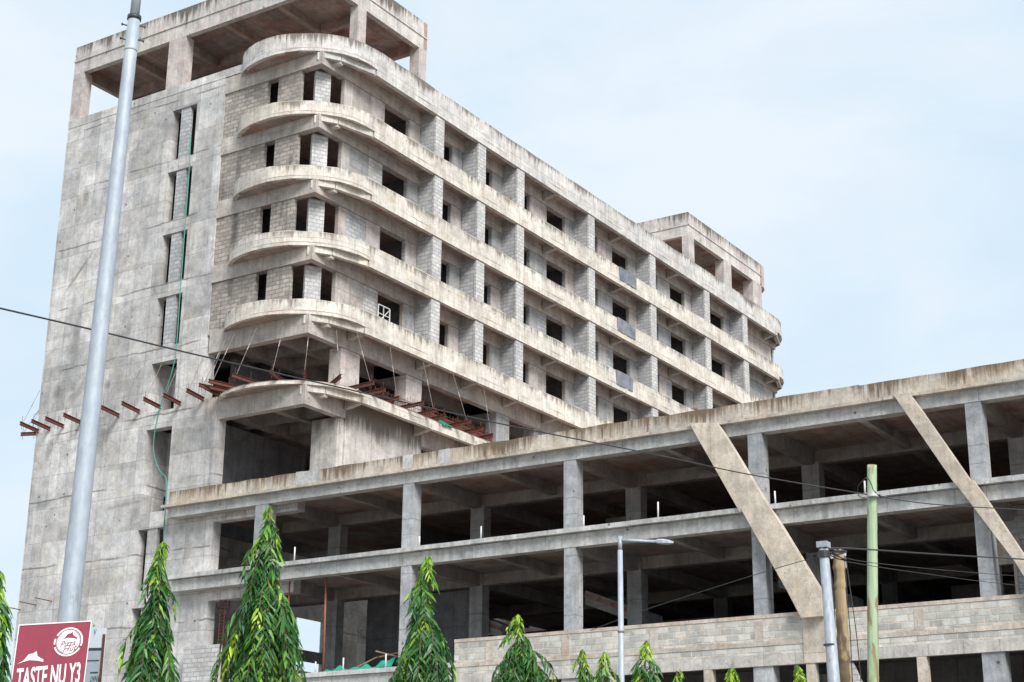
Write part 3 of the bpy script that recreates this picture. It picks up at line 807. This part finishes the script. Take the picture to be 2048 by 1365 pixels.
# door in a plastered partition on the far right
MB().wall('y', 3.0, 3.2, 28.9, 40, 9.55, 14.1, [(29.12,29.62,9.55,12.05)]).build('block_wall', M['bgrey'], pod)
mb = MB().box(29.02,29.12,2.93,3.0,9.55,12.15).box(29.62,29.72,2.93,3.0,9.55,12.15).box(29.12,29.62,2.93,3.0,12.05,12.15)
mb.build('door_frame', M['plaster'], pod)
MB().box(29.0,29.9,2.95,2.999,12.16,13.0).build('plaster_patch', M['plaster'], pod)
# ramps
for x0 in (4.3, 11.55, 20.45):
    r_ = MB().hexa([(x0-1,5.9,12.5),(x0+2.0,5.9,11.36),(x0+2.0,7.2,11.36),(x0-1,7.2,12.5),(x0-1,5.9,13.1),(x0+2.0,5.9,11.96),(x0+2.0,7.2,11.96),(x0-1,7.2,13.1)]).build('stair_flight', M['column'], pod)
    MB().hexa([(x0-1,5.84,12.80),(x0+2.0,5.84,11.66),(x0+2.0,5.897,11.66),(x0-1,5.897,12.80),(x0-1,5.84,12.98),(x0+2.0,5.84,11.84),(x0+2.0,5.897,11.84),(x0-1,5.897,12.98)]).build('red_stringer', M['redp'], r_)
    MB().box(x0-1, x0+2.0, 6.2, 6.4, 9.55, 11.3).build('support_wall', M['column'], r_)
# block wall, plaster bands and openings of the lower storey
MB().box(8.0, PX1, YP, YP+.2, 10.34, 10.47).build('wall_coping', M['plaster'], pod)
MB().box(8.0, PX1, YP+.02, YP+.2, 9.52, 10.339).build('block_wall', M['bpod'], pod)
MB().box(8.0, PX1, YP+.0, YP+.2, 9.36, 9.519).build('plaster_band', M['plaster'], pod)
MB().box(8.0, PX1, YP+.02, YP+.2, 9.06, 9.359).build('block_course', M['bpod'], pod)
MB().box(8.0, PX1, YP-.01, YP+.2, 8.66, 9.059).build('lintel_beam', M['shear'], pod)
for x in (9.7, 13.2, 17.0, 21.25, 23.2, 27.15, 31.4, 36, 41):
    MB().box(x-.17, x+.17, YP+.005, YP+.019, 9.53, 10.255).build('plaster_patch', M['plaster'], pod)
for x in (11.2, 15.2, 19.2, 23.17, 27.15, 31.2, 35.2, 39.2, 43.2):
    MB().box(x-.17, x+.17, YP+.0, YP+.3, 0, 8.658).build('mullion', M['plaster'], pod)
MB().box(8.0, PX1, YP+.02, YP+.2, 0, 4.5).build('lower_wall', M['bpod'], pod)
mb = MB().hexa([(23.9,YP+.05,4.5),(26.4,YP+.05,4.5),(26.4,YP+.15,4.5),(23.9,YP+.15,4.5),(23.9,YP+.05,8.6),(24.7,YP+.05,8.6),(24.7,YP+.15,8.6),(23.9,YP+.15,8.6)])
mb.build('stair_wall', M['bpale'], pod)
MB().box(8.0, PX1, 6.0, 6.2, 0, 9.29).build('inner_wall', M['dark'], pod)
# lower left block panel standing on the slab
MB().box(-6.95, -4.83, YP+.15, YP+.35, 9.0, 11.13).build('block_panel', M['bpale'], pod)
MB().box(22.95, 24.12, YP-.035, YP+.019, 8.665, 10.255).build('plaster_pilaster', M['plaster'], pod)
# slanted struts
def strut(tl, tr, br, bl, y0, y1):
    P = [on(px, py, 1, y0) for px, py in (tl, tr, br, bl)]
    f = [(p.x, y0, p.z) for p in P]; b = [(p.x, y1, p.z) for p in P]
    mb = MB(); mb.hexa([f[3], f[2], b[2], b[3], f[0], f[1], b[1], b[0]])
    return mb.build('slanted_strut', M['strut'], pod)
strut((1378,846),(1434,846),(1540,1019),(1479,1024), -.42, -.10)
o = strut((1481,1017),(1538,1013),(1641,1182),(1574,1182), -.44, -.10)
strut((1574,1182),(1641,1182),(1644,1232),(1602,1236), -.441, -.10)
strut((1787,790),(1818,786),(1943,966),(1912,972), -.42, -.10)
strut((1909,965),(1946,960),(2056,1124),(2030,1124), -.44, -.10)
strut((2030,1124),(2056,1124),(2170,1290),(2130,1290), -.441, -.10)

# small things on the podium edges
for i, (x, z, h) in enumerate(((-3.02,14.41,.36),(-.56,14.41,.62),(6.17,14.41,.42),(9.24,14.41,.52),(14.06,14.41,.45),(17.32,14.41,.62),(22.12,14.41,.48),(25.53,14.41,.45))):
    o = MB().tube([(x,YP-.05,z-.03),(x+.01*math.sin(i*3),YP-.05,z+h)], .032, 8).build('pipe_stub', M['pipe'], smooth=True)
    tag(o, 'pale pipe stub upright on the middle podium ledge, %s from the left' % ORD[i], 'pipe', 'pale pipe stubs on the podium ledges')
for i, (x, z, h) in enumerate(((.88,9.56,.45),(2.37,9.56,.52),(4.59,9.56,.55))):
    o = MB().tube([(x,YP-.0,z-.03),(x,YP-.0,z+h)], .032, 8).build('pipe_stub', M['pipe'], smooth=True)
    tag(o, 'white pipe stub on the lowest left ledge near the green netting, %s from the left' % ORD[i], 'pipe', 'pale pipe stubs on the podium ledges')
o = MB().tube([(.78,.55,9.56),(.74,.5,13.68)], .045, 8).build('steel_prop', M['orange'], smooth=True)
tag(o, 'tall orange rusty prop pole between the two lower podium slabs', 'prop')
o = MB().tube([(-1.3,.55,9.56),(-1.32,.5,13.68)], .04, 8).build('steel_prop', M['orange'], smooth=True)
tag(o, 'rusty prop pole half hidden behind the tallest tree', 'prop')
mb = MB()
for dx in (-.14,.14):
    for dy in (-.14,.14): mb.tube([(-5.3+dx,.75+dy,9.56),(-5.3+dx,.75+dy,13.66)], .022, 5)
for j in range(28): 
    z = 9.7 + j*.142
    mb.box(-5.45,-5.15,.6,.615,z,z+.02); mb.box(-5.45,-5.435,.6,.9,z,z+.02); mb.box(-5.165,-5.15,.6,.9,z,z+.02)
tag(mb.build('rebar_cage', M['rust']), 'dark red rebar cage standing between podium slabs beside block panel', 'rebar cage')
# netting on the lowest slab
v = []; f = []; nx, ny = 46, 8
for j in range(ny):
    for i in range(nx):
        t = i/(nx-1); s_ = j/(ny-1)
        h = (.06 + .09*math.sin(t*9)**2 + .22*max(0, t-.6)*2.0 + .05*math.sin(t*31+j))*math.sin(math.pi*min(1,s_*1.1+.03))
        v.append((1.15+3.6*t, YP+.18+s_*.9, 9.575+max(0,h)*1.5))
for j in range(ny-1):
    for i in range(nx-1):
        a = j*nx+i; f.append((a,a+1,a+nx+1,a+nx))
mb = MB(); mb.v = v; mb.f = f
tag(mb.build('safety_net', M['net'], smooth=True), 'crumpled bright green safety net lying on the lowest podium slab', 'netting')
mb = MB(); mb.beam((2.4,.6,9.7),(3.6,.7,10.15),.09,.05); mb.beam((3.3,.8,10.1),(4.7,.9,10.3),.12,.06); mb.beam((3.6,.5,10.35),(4.8,.9,10.02),.1,.05); mb.beam((2.9,.6,9.62),(4.4,1.0,9.9),.1,.05)
tag(mb.build('timber_pile', M['wood']), 'heap of old timber planks behind the green net beside a podium column', 'timber')
for i, (x, z, l) in enumerate(((-18.7,13.75,'leftmost'),(-17.6,13.9,'second'),(-16.5,14.0,'rightmost'))):
    o = MB().tube([(x,.55,z),(x+.25,-.75,z-.02)], .025, 5).build('rebar_dowel', M['rust'])
    tag(o, 'thin rusty rod poking out low on the grey end wall, %s of three' % l, 'rebar', 'rusty rods poking from the end wall')

# ------------------------------------------------------------------ STREET FURNITURE
# tall galvanised pole on the left
D0 = 17.0
a = at(136, 1245, D0); b = at(269, 33, D0); c = at(279, -60, D0)
d = (b-a)/(b.z-a.z)
base = a - d*a.z
root = empty('lighting_pole', (base.x, base.y, 0), 'thick tapering galvanised steel pole rising out of the frame at left', 'pole')
def along(z): return base + d*z
n = 14
zs = [b.z*i/n for i in range(n+1)]
MB().tube([along(z) for z in zs], [.132 + (.069-.132)*z/b.z for z in zs], 28).build('shaft', M['galv'], root, smooth=True)
zt = b.z
MB().tube([along(zt-.02), c, c+(c-b)*1.2], [.055,.05,.045], 24).build('upper_shaft', M['galv'], root, smooth=True)
MB().tube([along(zt-.05), along(zt-.0)], .079, 28).build('collar', M['dkmetal'], root, smooth=True)
MB().tube([along(zt-.45), along(zt-.43)], .0745, 28).build('weld_ring', M['galv2'], root, smooth=True)
for dz in (.12, .30):
    for s_ in (-1, 1):
        p = along(zt-dz) + RT*(.07*s_); q = p + RT*(.055*s_) + Vector((0,0,.02*s_*-1))
        MB().tube([p, q], .008, 6).tube([q, q+RT*(.012*s_)], .016, 6).build('bolt', M['dkmetal'], root)
MB().tube([along(0), along(.05)], .28, 20).build('base_plate', M['galv2'], root)

# red advertising sign on that pole
DS = 16.4
TL, TR, BR, BL = at(38.8,1251.8,DS), at(181.6,1243.7,DS+.12), at(168.4,1365,DS+.12), at(23.4,1365,DS)
ex = (TR-TL); ey = (BL-TL)
H = 2.05                                  # sign continues below the frame
N = ex.cross(ey).normalized()
if N.dot(CAM-TL) < 0: N = -N
red = plain('red_sign_paint', (.27,.022,.05), (.21,.022,.05), .5, sc=2.2, bump=.02, stretch=(6,6,.8))
signp = bpy.data.objects.new('advertising_sign', None); col.objects.link(signp); signp.location = TL + ey*H
tag(signp, 'red sign with white lettering and round hat emblem in front of the thick pole', 'sign')
def quadplate(u0, u1, v0, v1, off, th):
    P = []
    for o_ in (off-th, off):
        for u, v_ in ((u0,v1),(u1,v1),(u1,v0),(u0,v0)): P.append(TL + ex*u + ey*v_ + N*o_)
    return MB().hexa(P)
quadplate(0, 1, 0, H, 0, .03).build('panel', red, signp)
for q in ((-.012,.0,-.01,H),(1.0,1.012,-.01,H),(-.012,1.012,-.02,-.0)):
    quadplate(*q, .006, .04).build('trim', M['white'], signp)
wsh = plain('white_lettering', (.82,.82,.82), (.78,.78,.78), .5, bump=0)
def sp(u, v_, off=.003): return TL + ex*u + ey*v_ + N*off
def poly(pts, off, mat, name, parent):
    mb = MB(); n = len(mb.v)
    mb.v += [tuple(sp(u,v_,off)) for u, v_ in pts]; mb.f.append(tuple(range(len(pts))))
    return mb.build(name, mat, parent)
LX, LY = ex.length, ey.length
cu, cv = .715, .345
def ell(r0, r1, a0, a1, nseg=48, off=.003, ring_=True, cu=cu, cv=cv):
    mb = MB()
    for i in range(nseg+1):
        t = math.radians(a0 + (a1-a0)*i/nseg)
        for r_ in (r0, r1):
            mb.v.append(tuple(sp(cu + r_*math.cos(t)/LX, cv + r_*math.sin(t)/LY, off)))
    for i in range(nseg): mb.f.append((2*i,2*i+1,2*i+3,2*i+2))
    return mb
R0 = .196*LX
ell(0, R0*.86, 0, 360).build('emblem_disc', wsh, signp)
ell(R0*.93, R0*1.04, -150, 20).build('emblem_ring', wsh, signp)
ell(R0*.93, R0*1.04, 30, 160).build('emblem_ring', wsh, signp)
ell(R0*.93, R0*1.04, 172, 196, 8).build('emblem_ring', wsh, signp)
ell(R0*.80, R0*.835, -60, 60, 30, .0045).build('emblem_line', red, signp)
ell(R0*.80, R0*.835, 110, 230, 30, .0045).build('emblem_line', red, signp)
def hat(u, v_, w_, h_, off, mat, name):
    pts = [(0,.95),(.22,.72),(.40,.22),(.56,.18),(.68,0),(.74,.42),(.98,.72),(1.0,.92),(.75,.78),(.45,.70),(.2,.82)]
    mb = MB()
    mb.v += [tuple(sp(u+p[0]*w_, v_+p[1]*h_, off)) for p in pts]
    mb.f.append(tuple(range(len(pts))))
    return mb.build(name, mat, signp)
hat(.60, .165, .235, .15, .005, red, 'emblem_hat')
hat(.04, .475, .36, .22, .004, wsh, 'hat_mark')
def text(body, u, v_, hgt, off, mat, name, parent, wscale=1.0, shear=0, flip=False, rot=0, org=None, X=None, Y=None, bold=0.0):
    cu_ = bpy.data.curves.new(name, 'FONT'); cu_.body = body; cu_.size = 1; cu_.shear = shear; cu_.offset = bold
    tmp = bpy.data.objects.new(name, cu_); col.objects.link(tmp)
    dg = bpy.context.evaluated_depsgraph_get(); me = bpy.data.meshes.new_from_object(tmp.evaluated_get(dg))
    bpy.data.objects.remove(tmp)
    X = X or ex.normalized(); Y = Y or -ey.normalized(); org = org or sp(u, v_, off)
    loc = Vector(parent.location)
    cr, sr = math.cos(rot), math.sin(rot)
    for v in me.vertices:
        x, y = v.co.x*wscale*hgt, v.co.y*hgt
        x, y = x*cr - y*sr, x*sr + y*cr
        v.co = org + X*x + Y*y - loc
    me.materials.clear(); me.materials.append(mat)
    o = bpy.data.objects.new(name, me); col.objects.link(o); o.parent = parent
    return o
text('Pizza', .60, .435, .078, .006, red, 'emblem_text', signp, .95, .4, rot=.10, bold=.006)
text('Hut', .645, .525, .078, .006, red, 'emblem_text', signp, 1.05, .4, rot=.10, bold=.006)
text('TASTE NU Y3', .06, 1.12, .27, .004, wsh, 'slogan_text', signp, .375, .0, rot=.035, bold=.02)

# second board behind it, seen from the back
DB = 17.6
a1, a2, a3, a4 = at(176,1256,DB), at(214,1256,DB+.3), at(205,1365,DB+.3), at(166,1365,DB)
bex, bey = a2-a1, a4-a1
bN = bex.cross(bey).normalized()
if bN.dot(CAM-a1) < 0: bN = -bN
broot = bpy.data.objects.new('notice_board', None); col.objects.link(broot); broot.location = a1+bey*2
tag(broot, 'white board with upside-down dark lettering and a rusty strip behind the red sign', 'sign')
def bq(u0,u1,v0,v1,off,th):
    P = []
    for o_ in (off-th, off):
        for u, v_ in ((u0,v1),(u1,v1),(u1,v0),(u0,v0)): P.append(a1 + bex*u + bey*v_ + bN*o_)
    return MB().hexa(P)
pale = plain('pale_board', (.62,.67,.72), (.54,.60,.66), .5, bump=.02)
mid = plain('blue_grey_board', (.38,.44,.50), (.32,.38,.45), .5, bump=.02)
bq(-.6,1,0,2,0,.02).build('panel', pale, broot)
bq(-.5,.85,.40,2,.004,.003).build('lower_panel', mid, broot)
bq(-.5,.9,.375,.42,.008,.003).build('divider', M['dkmetal'], broot)
bq(.78,.9,.12,2,.012,.006).build('rusty_strip', M['rust'], broot)
bq(.3,.7,.82,.84,.009,.003).build('line', M['dkmetal'], broot)
bq(-.1,.7,.60,.615,.009,.003).build('line', M['dkmetal'], broot)
text('RNAT', 0, 0, .085, 0, M['dkmetal'], 'board_text', broot, .8, 0, rot=math.pi, org=a1+bex*.80+bey*.895+bN*.01, X=bex.normalized(), Y=-bey.normalized())
text('V', 0, 0, .09, 0, plain('blue_ink', (.03,.06,.25), None, .5, bump=0), 'board_mark', broot, .9, 0, org=a1+bex*.28+bey*.13+bN*.01, X=bex.normalized(), Y=-bey.normalized())
# post of the board
pp = a1 + bex*.3 - bN*.05
MB().tube([(pp.x,pp.y,0),(pp.x,pp.y,pp.z-.05)], .03, 10).build('post', M['galv2'], broot)
pp = TL + ex*.5 - N*.08
MB().tube([(pp.x,pp.y,0),(pp.x,pp.y,(TL+ey*.2).z)], .035, 10).build('post', M['galv2'], signp)

# slim street lamp in the middle
D1 = 32
a = at(1240, 1076, D1); bb = at(1243, 1365, D1)
root = empty('street_lamp', (a.x, a.y, 0), 'slim galvanised street lamp with a single long arm in front of the podium', 'street lamp')
MB().tube([(a.x,a.y,0),(a.x,a.y,4),(a.x,a.y,a.z-.25)], [.075,.062,.05], 14).build('pole', M['galv'], root, smooth=True)
MB().tube([(a.x,a.y,a.z-.27),(a.x,a.y,a.z+.03)], [.042,.04], 14).build('spigot', M['galv2'], root, smooth=True)
for z in (4.6, 6.1): MB().tube([(a.x,a.y,z),(a.x,a.y,z+.05)], .07, 14).build('joint_ring', M['galv2'], root, smooth=True)
e = at(1312, 1083.5, D1); e2 = at(1347, 1086, D1)
p0 = Vector((a.x,a.y,a.z-.05))
MB().tube([p0, e], [.032,.03], 12).build('arm', M['galv'], root, smooth=True)
dd = (e2-e); nn_ = dd.normalized()
hd = MB(); sdv = nn_.cross(Vector((0,0,1))).normalized()
prof = [(0,.035,.035),(.1,.05,.05),(.35,.085,.055),(.7,.095,.045),(1,.06,.02)]
for t_, hw, hh in prof:
    c_ = e + dd*t_
    for sx, sz in ((-1,-.6),(1,-.6),(1,.4),(.55,1),(-.55,1),(-1,.4)):
        hd.v.append(tuple(c_ + sdv*hw*sx + Vector((0,0,hh*sz))))
for i in range(len(prof)-1):
    for j in range(6):
        k = (j+1) % 6; hd.f.append((6*i+j,6*i+k,6*i+6+k,6*i+6+j))
hd.f.append((0,1,2,3,4,5)); n_ = 6*(len(prof)-1); hd.f.append(tuple(n_+j for j in range(6)))
hd.build('lamp_head', M['galv'], root)

# utility poles
def rough_pole(a, b, r0, r1, seed, knots, wob=1.0):
    R = random.Random(seed); n = 110; P = []; rr = []
    for i in range(n+1):
        t = i/n; P.append(a.lerp(b, t) + (Vector((R.uniform(-1,1), R.uniform(-1,1), 0))*.006 + Vector((math.sin(t*9+seed)*.012, math.cos(t*7)*.012, 0)))*wob)
        rr.append(r0+(r1-r0)*t + R.uniform(-.003,.003)*wob + (knots if i % 5 == 0 and R.random() < .7 else 0))
    mb = MB().tube(P, rr, 18); return mb
t1 = at(1744, 931, 38); bt1 = at(1746, 1365, 38); gd = (t1-bt1)/(t1.z-bt1.z); gb = t1-gd*t1.z
root = empty('utility_pole', (t1.x, t1.y, 0), 'tall straight green-tinted wooden utility pole standing alone at right', 'utility pole')
rough_pole(gb, t1, .150, .112, 3, .003, .3).build('shaft', M['greenpole'], root, smooth=True)
q = at(1745, 990, 37.9)
MB().tube([q-Vector((0,0,.05)), q+Vector((0,0,.03))], .135, 16).build('clamp', M['sleeve'], root)
MB().tube([q+RT*-.13, q+RT*.16-FW*.1], .02, 6).build('hook', M['dkmetal'], root)
t2 = at(1647, 1094, 30); bt2 = at(1668, 1365, 30)
dv = (t2-bt2)/(t2.z-bt2.z); b2 = t2 - dv*t2.z
root2 = empty('utility_pole', (b2.x,b2.y,0), 'leaning grey steel utility pole with a square cap and bundled cables', 'utility pole')
MB().tube([b2, b2.lerp(t2,.5), t2], [.15,.125,.085], 18).build('shaft', M['galv2'], root2, smooth=True)
MB().box(t2.x-.1,t2.x+.1,t2.y-.1,t2.y+.1,t2.z-.02,t2.z+.09).build('cap', M['galv2'], root2)
rg = at(1660,1292,30); MB().tube([rg, rg+Vector((0,0,.03))], .118, 18).build('band', M['dkmetal'], root2)
MB().tube([t2-Vector((0,0,.2)), t2-Vector((0,0,.08))], .11, 14).build('cable_wrap', M['black'], root2)
t3 = at(1674, 1099, 31); bt3 = at(1692, 1365, 31)
dv = (t3-bt3)/(t3.z-bt3.z); b3 = t3 - dv*t3.z
root3 = empty('utility_pole', (b3.x,b3.y,0), 'knotty brown wooden utility pole beside the leaning grey one', 'utility pole')
rough_pole(b3, t3, .15, .10, 11, .022).build('shaft', M['brownpole'], root3, smooth=True)
mb = MB()
for dz, s_ in ((.12,1),(.3,1),(.12,-.8)):
    p = t3 - Vector((0,0,dz)) + RT*.13*s_; mb.tube([p-Vector((0,0,.06)), p+Vector((0,0,.06))], [.03,.045], 8)
mb.build('insulator', M['sleeve'], root3)
mb = MB(); mb.tube([t3-Vector((0,0,.12))-RT*.12, t3-Vector((0,0,.12))+RT*.16], .018, 6); mb.build('bracket', M['dkmetal'], root3)

def cable(pts, r, label, grp='cables strung between the utility poles', name='power_cable'):
    P = smooth([at(x, y, D) if not isinstance(x, Vector) else x for x, y, D in pts], 10)
    o = MB().tube(P, r, 6).build(name, M['black'], smooth=True); tag(o, label, 'cable', grp); return o
cable([(-150,583,21),(0,617,22.5),(205,664.5,24.5),(410,714,26.5),(700,780,29),(1011,850,31.5),(1312,910,34.5),(1502,950,36.4),(1738,990,37.9)], .014, 'long black cable crossing the whole facade from the left edge to the green pole')
cable([(1752,990,37.9),(1790,999,38.5),(1880,1010,39),(2048,1020,41),(2200,1028,43)], .013, 'black cable leaving the green pole toward the right edge, highest there')
lp = [at(1731+15*math.cos(t)+3*math.sin(2*t), 976+19*math.sin(t)+2*math.cos(3*t), 37.7+.25*math.sin(t)) for t in np.linspace(1.6, 6.4, 14)]
tag(MB().tube(smooth(lp+[at(1762,996,37.9)],4), .01, 6).build('cable_loop', M['black'], smooth=True), 'small loop of slack cable at the head of the green pole', 'cable')
cable([(1650,1098,30),(1690,1097,31),(1745,1100,33),(1860,1108,36),(2048,1119,40),(2200,1127,43)], .017, 'thick black cable from the brown pole across to the right edge')
cable([(1693,1117,31),(1745,1126,32.5),(1880,1140,36),(2048,1153,40),(2200,1160,43)], .007, 'thin cable just below the thick one, from the brown pole to the right')
cable([(1695,1124,31),(1760,1135,32.5),(1880,1152,36),(1970,1164,38),(2120,1180,41)], .007, 'lowest thin cable from the brown pole to the right')
cable([(1643,1112,30),(1560,1135,31),(1440,1172,33),(1285,1222,36),(1180,1262,39)], .007, 'thin sagging wire running left from the leaning grey pole over the slanted strut')
for i, (x0, x1, x2, y2, l) in enumerate(((1655,1660,1668,1365,'nearest the grey pole'),(1657,1667,1672,1365,'between the grey and brown poles'),(1691,1702,1722,1365,'hanging right of the brown pole'),(1689,1694,1705,1365,'hugging the right side of the brown pole'))):
    cable([(x0,1112,30.6),(x1,1190,30.6),((x1+x2)/2+1,1270,30.6),(x2,y2,30.6),(x2+8,1480,30.6)], .009, 'dark drop wire %s' % l, 'drop wires hanging down the pair of poles', 'drop_wire')
mb = MB()
R = random.Random(5)
for i in range(7):
    c0 = at(1650+R.uniform(-6,4), 1100+R.uniform(-3,8), 30.3); c1 = at(1690+R.uniform(-5,5), 1108+R.uniform(-8,14), 30.6)
    m_ = c0.lerp(c1,.5)+Vector((0,0,R.uniform(-.12,.06)))
    mb.tube(smooth([c0,m_,c1],6), .012, 5)
tag(mb.build('cable_bundle', M['black']), 'tangle of black cables linking the tops of the grey and brown poles', 'cable')

# ------------------------------------------------------------------ MAST TREES
PD = [0,.15,.30,.42,.58,.75,.9,1.05,1.3,1.9]
PR = [.02,.055,.10,.155,.16,.16,.22,.29,.36,.40]
def mast_tree(px, py, D, halfw, label, seed, prof=1.0, dens=1.0, leafL=.127, young=.12, lean=0):
    R = np.random.RandomState(seed)
    top = at(px, py, D)
    H = top.z
    root = empty('mast_tree', (top.x, top.y, 0), label, 'tree', 'slender weeping trees along the bottom of the photo')
    bx, by = top.x, top.y
    V = []; F = []; T = []
    SEG = 5
    def leaf(base, d, L, w_, tone):
        d = d/np.linalg.norm(d)
        s_ = np.cross(d, R.normal(size=3)); s_ /= np.linalg.norm(s_)
        n_ = np.cross(s_, d)
        ph = R.uniform(0, 6.28); cur = R.uniform(.25,.65); fold = R.uniform(.1,.5)
        n0 = len(V)
        for i in range(SEG+1):
            t = i/SEG
            wd = w_*math.sin(math.pi*min(1,(t*.93+.05))**.8)*.5
            c = base + d*L*t + np.array([0,0,-1])*L*cur*t*t
            wv = .2*w_*math.sin(t*13+ph)
            V.append(c - s_*wd + n_*(fold*wd+wv)); V.append(c); V.append(c + s_*wd + n_*(fold*wd-wv))
        for i in range(SEG):
            a = n0+3*i
            F.append((a,a+1,a+4,a+3)); F.append((a+1,a+2,a+5,a+4))
        T.extend([tone]*(3*(SEG+1)))
    branches = MB()
    zlow = max(.8, at(1024, 1365, D).z - .35)
    nlay = 0; z = H - .02
    lob = R.uniform(0, 6.28, 8)
    while z > zlow - 1.0:
        depth = H - z
        base_r = halfw/.40*float(np.interp(depth*prof, PD, PR))*(1+.10*math.sin(depth*9+lob[0])+.06*math.sin(depth*17+lob[1]))
        ang = nlay*2.39996 + R.uniform(-.5,.5)
        r = max(.03, base_r*(1+.20*math.sin(ang*2+lob[2]+depth*2)+.13*math.sin(ang*3+lob[3]-depth*5))*R.uniform(.45,1.12)*(1.22 if R.rand() < .07 else 1))
        L = min(.70, .09+depth*.50)*R.uniform(.6,1.25)
        if depth < .4: L *= .8
        z0 = min(H-.01, z + L*.35)
        lx = bx + (.035*math.sin(z*6+seed)*min(1,depth*3)+lean*max(0,.5-depth)); ly = by + .02*math.cos(z*5)
        m_ = 9; pts = []
        tw = R.uniform(-.35,.35)
        for i in range(m_):
            t = i/(m_-1)
            rad = r*(1-(1-t)**2.0); a2 = ang + tw*t
            pts.append(np.array([lx+math.cos(a2)*rad, ly+math.sin(a2)*rad, z0 + .10*L*math.sin(t*3.0) - L*t**1.6]))
        branches.tube([Vector(p) for p in pts], [.0045*(1-.75*i/m_)+.001 for i in range(m_)], 4, cap=False)
        nl = int((6+L*27)*dens)
        age = R.uniform(0,1)
        btone = R.uniform(-.10,.10)
        for i in range(nl):
            t = .10+.90*i/nl
            f = t*(m_-1); a = int(min(f, m_-2)); q = pts[a]*(1-(f-a)) + pts[a+1]*(f-a)
            out = np.array([math.cos(ang), math.sin(ang), 0]); tan = np.array([-math.sin(ang), math.cos(ang), 0])
            side = 1 if i % 2 else -1
            d = np.array([0,0,-1.0])*R.uniform(.45,.95) + tan*side*R.uniform(.45,1.05) + out*R.uniform(.0,.6)
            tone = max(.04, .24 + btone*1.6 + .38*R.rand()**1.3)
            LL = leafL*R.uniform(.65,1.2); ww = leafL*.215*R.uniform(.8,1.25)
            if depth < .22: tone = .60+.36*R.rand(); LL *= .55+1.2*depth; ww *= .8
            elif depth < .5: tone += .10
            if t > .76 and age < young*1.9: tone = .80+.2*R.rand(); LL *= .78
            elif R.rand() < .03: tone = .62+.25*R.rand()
            leaf(q, d, LL, ww, tone)
        step = .0088 if depth*prof > .7 else .034
        if z < zlow: step *= 4
        z -= step*R.uniform(.6,1.4); nlay += 1
    branches.tube([(bx+.02*math.sin(zz*3), by, zz) for zz in np.linspace(0, H-.02, 24)], [.055*(1-i/24)+.006 for i in range(24)], 8)
    branches.build('trunk', M['bark'], root)
    me = bpy.data.meshes.new('crown')
    off = np.array([top.x, top.y, 0])
    me.from_pydata((np.array(V)-off).tolist(), [], F)
    at_ = me.attributes.new('tone', 'FLOAT', 'POINT'); at_.data.foreach_set('value', np.array(T, 'f'))
    me.polygons.foreach_set('use_smooth', [True]*len(me.polygons))
    me.materials.append(M['leaf'])
    o = bpy.data.objects.new('crown', me); col.objects.link(o); o.parent = root
mast_tree(322, 1082, 17.0, .34, 'narrow weeping tree with drooping leaves just right of the red sign', 1, lean=.05)
mast_tree(540, 1008, 17.0, .37, 'tallest weeping tree with a thin crooked tip, left of centre', 2, lean=-.07)
mast_tree(850, 1110, 18.0, .45, 'weeping tree in front of the podium, between the tallest tree and a smaller one', 3, lean=.05)
mast_tree(1037, 1228, 18.2, .42, 'rounder weeping tree with leafy top near the middle of the bottom edge', 4, prof=1.9)
mast_tree(1163, 1298, 18.5, .34, 'thin young treetop left of a slim twin, left of the street lamp', 5, prof=1.5, young=.3, dens=.8)
mast_tree(1208, 1303, 19.0, .34, 'thin young treetop right beside the slim street lamp, on its left', 6, prof=1.5, young=.3, dens=.8)
mast_tree(1292, 1280, 18.0, .50, 'yellow-green young treetop immediately right of the slim street lamp', 7, prof=1.5, young=.5, dens=.8)
mast_tree(1356, 1338, 19.0, .44, 'tiny bright treetop peeking up between street lamp and podium openings', 8, prof=1.5, young=.6)
mast_tree(1462, 1333, 19.0, .46, 'small bright treetop at bottom edge below the first slanted strut', 9, prof=1.5, young=.6)
mast_tree(1592, 1328, 19.0, .36, 'small bright treetop at bottom edge just left of the grey pole', 10, prof=1.5, young=.6)
mast_tree(-2, 1140, 15.0, .36, 'weeping tree cut off by the left edge, left of the red sign', 11)
# pale rounded lantern at the bottom edge
p = at(285, 1372, 14)
root = empty('garden_lantern', (p.x,p.y,0), 'cream rounded lantern top just showing at the bottom edge under the leafy tree', 'lantern')
cream = plain('cream_dome', (.75,.70,.55), (.7,.65,.5), .5, bump=.02)
mb = MB(); 
prof = [(0,.055),(.02,.056),(.04,.048),(.055,.03),(.062,.002)]
mb.tube([(p.x,p.y,p.z-.04+a) for a, _ in prof], [b for _, b in prof], 20).build('dome', cream, root, smooth=True)
MB().tube([(p.x,p.y,0),(p.x,p.y,p.z-.04)], .025, 10).build('post', M['dkmetal'], root)
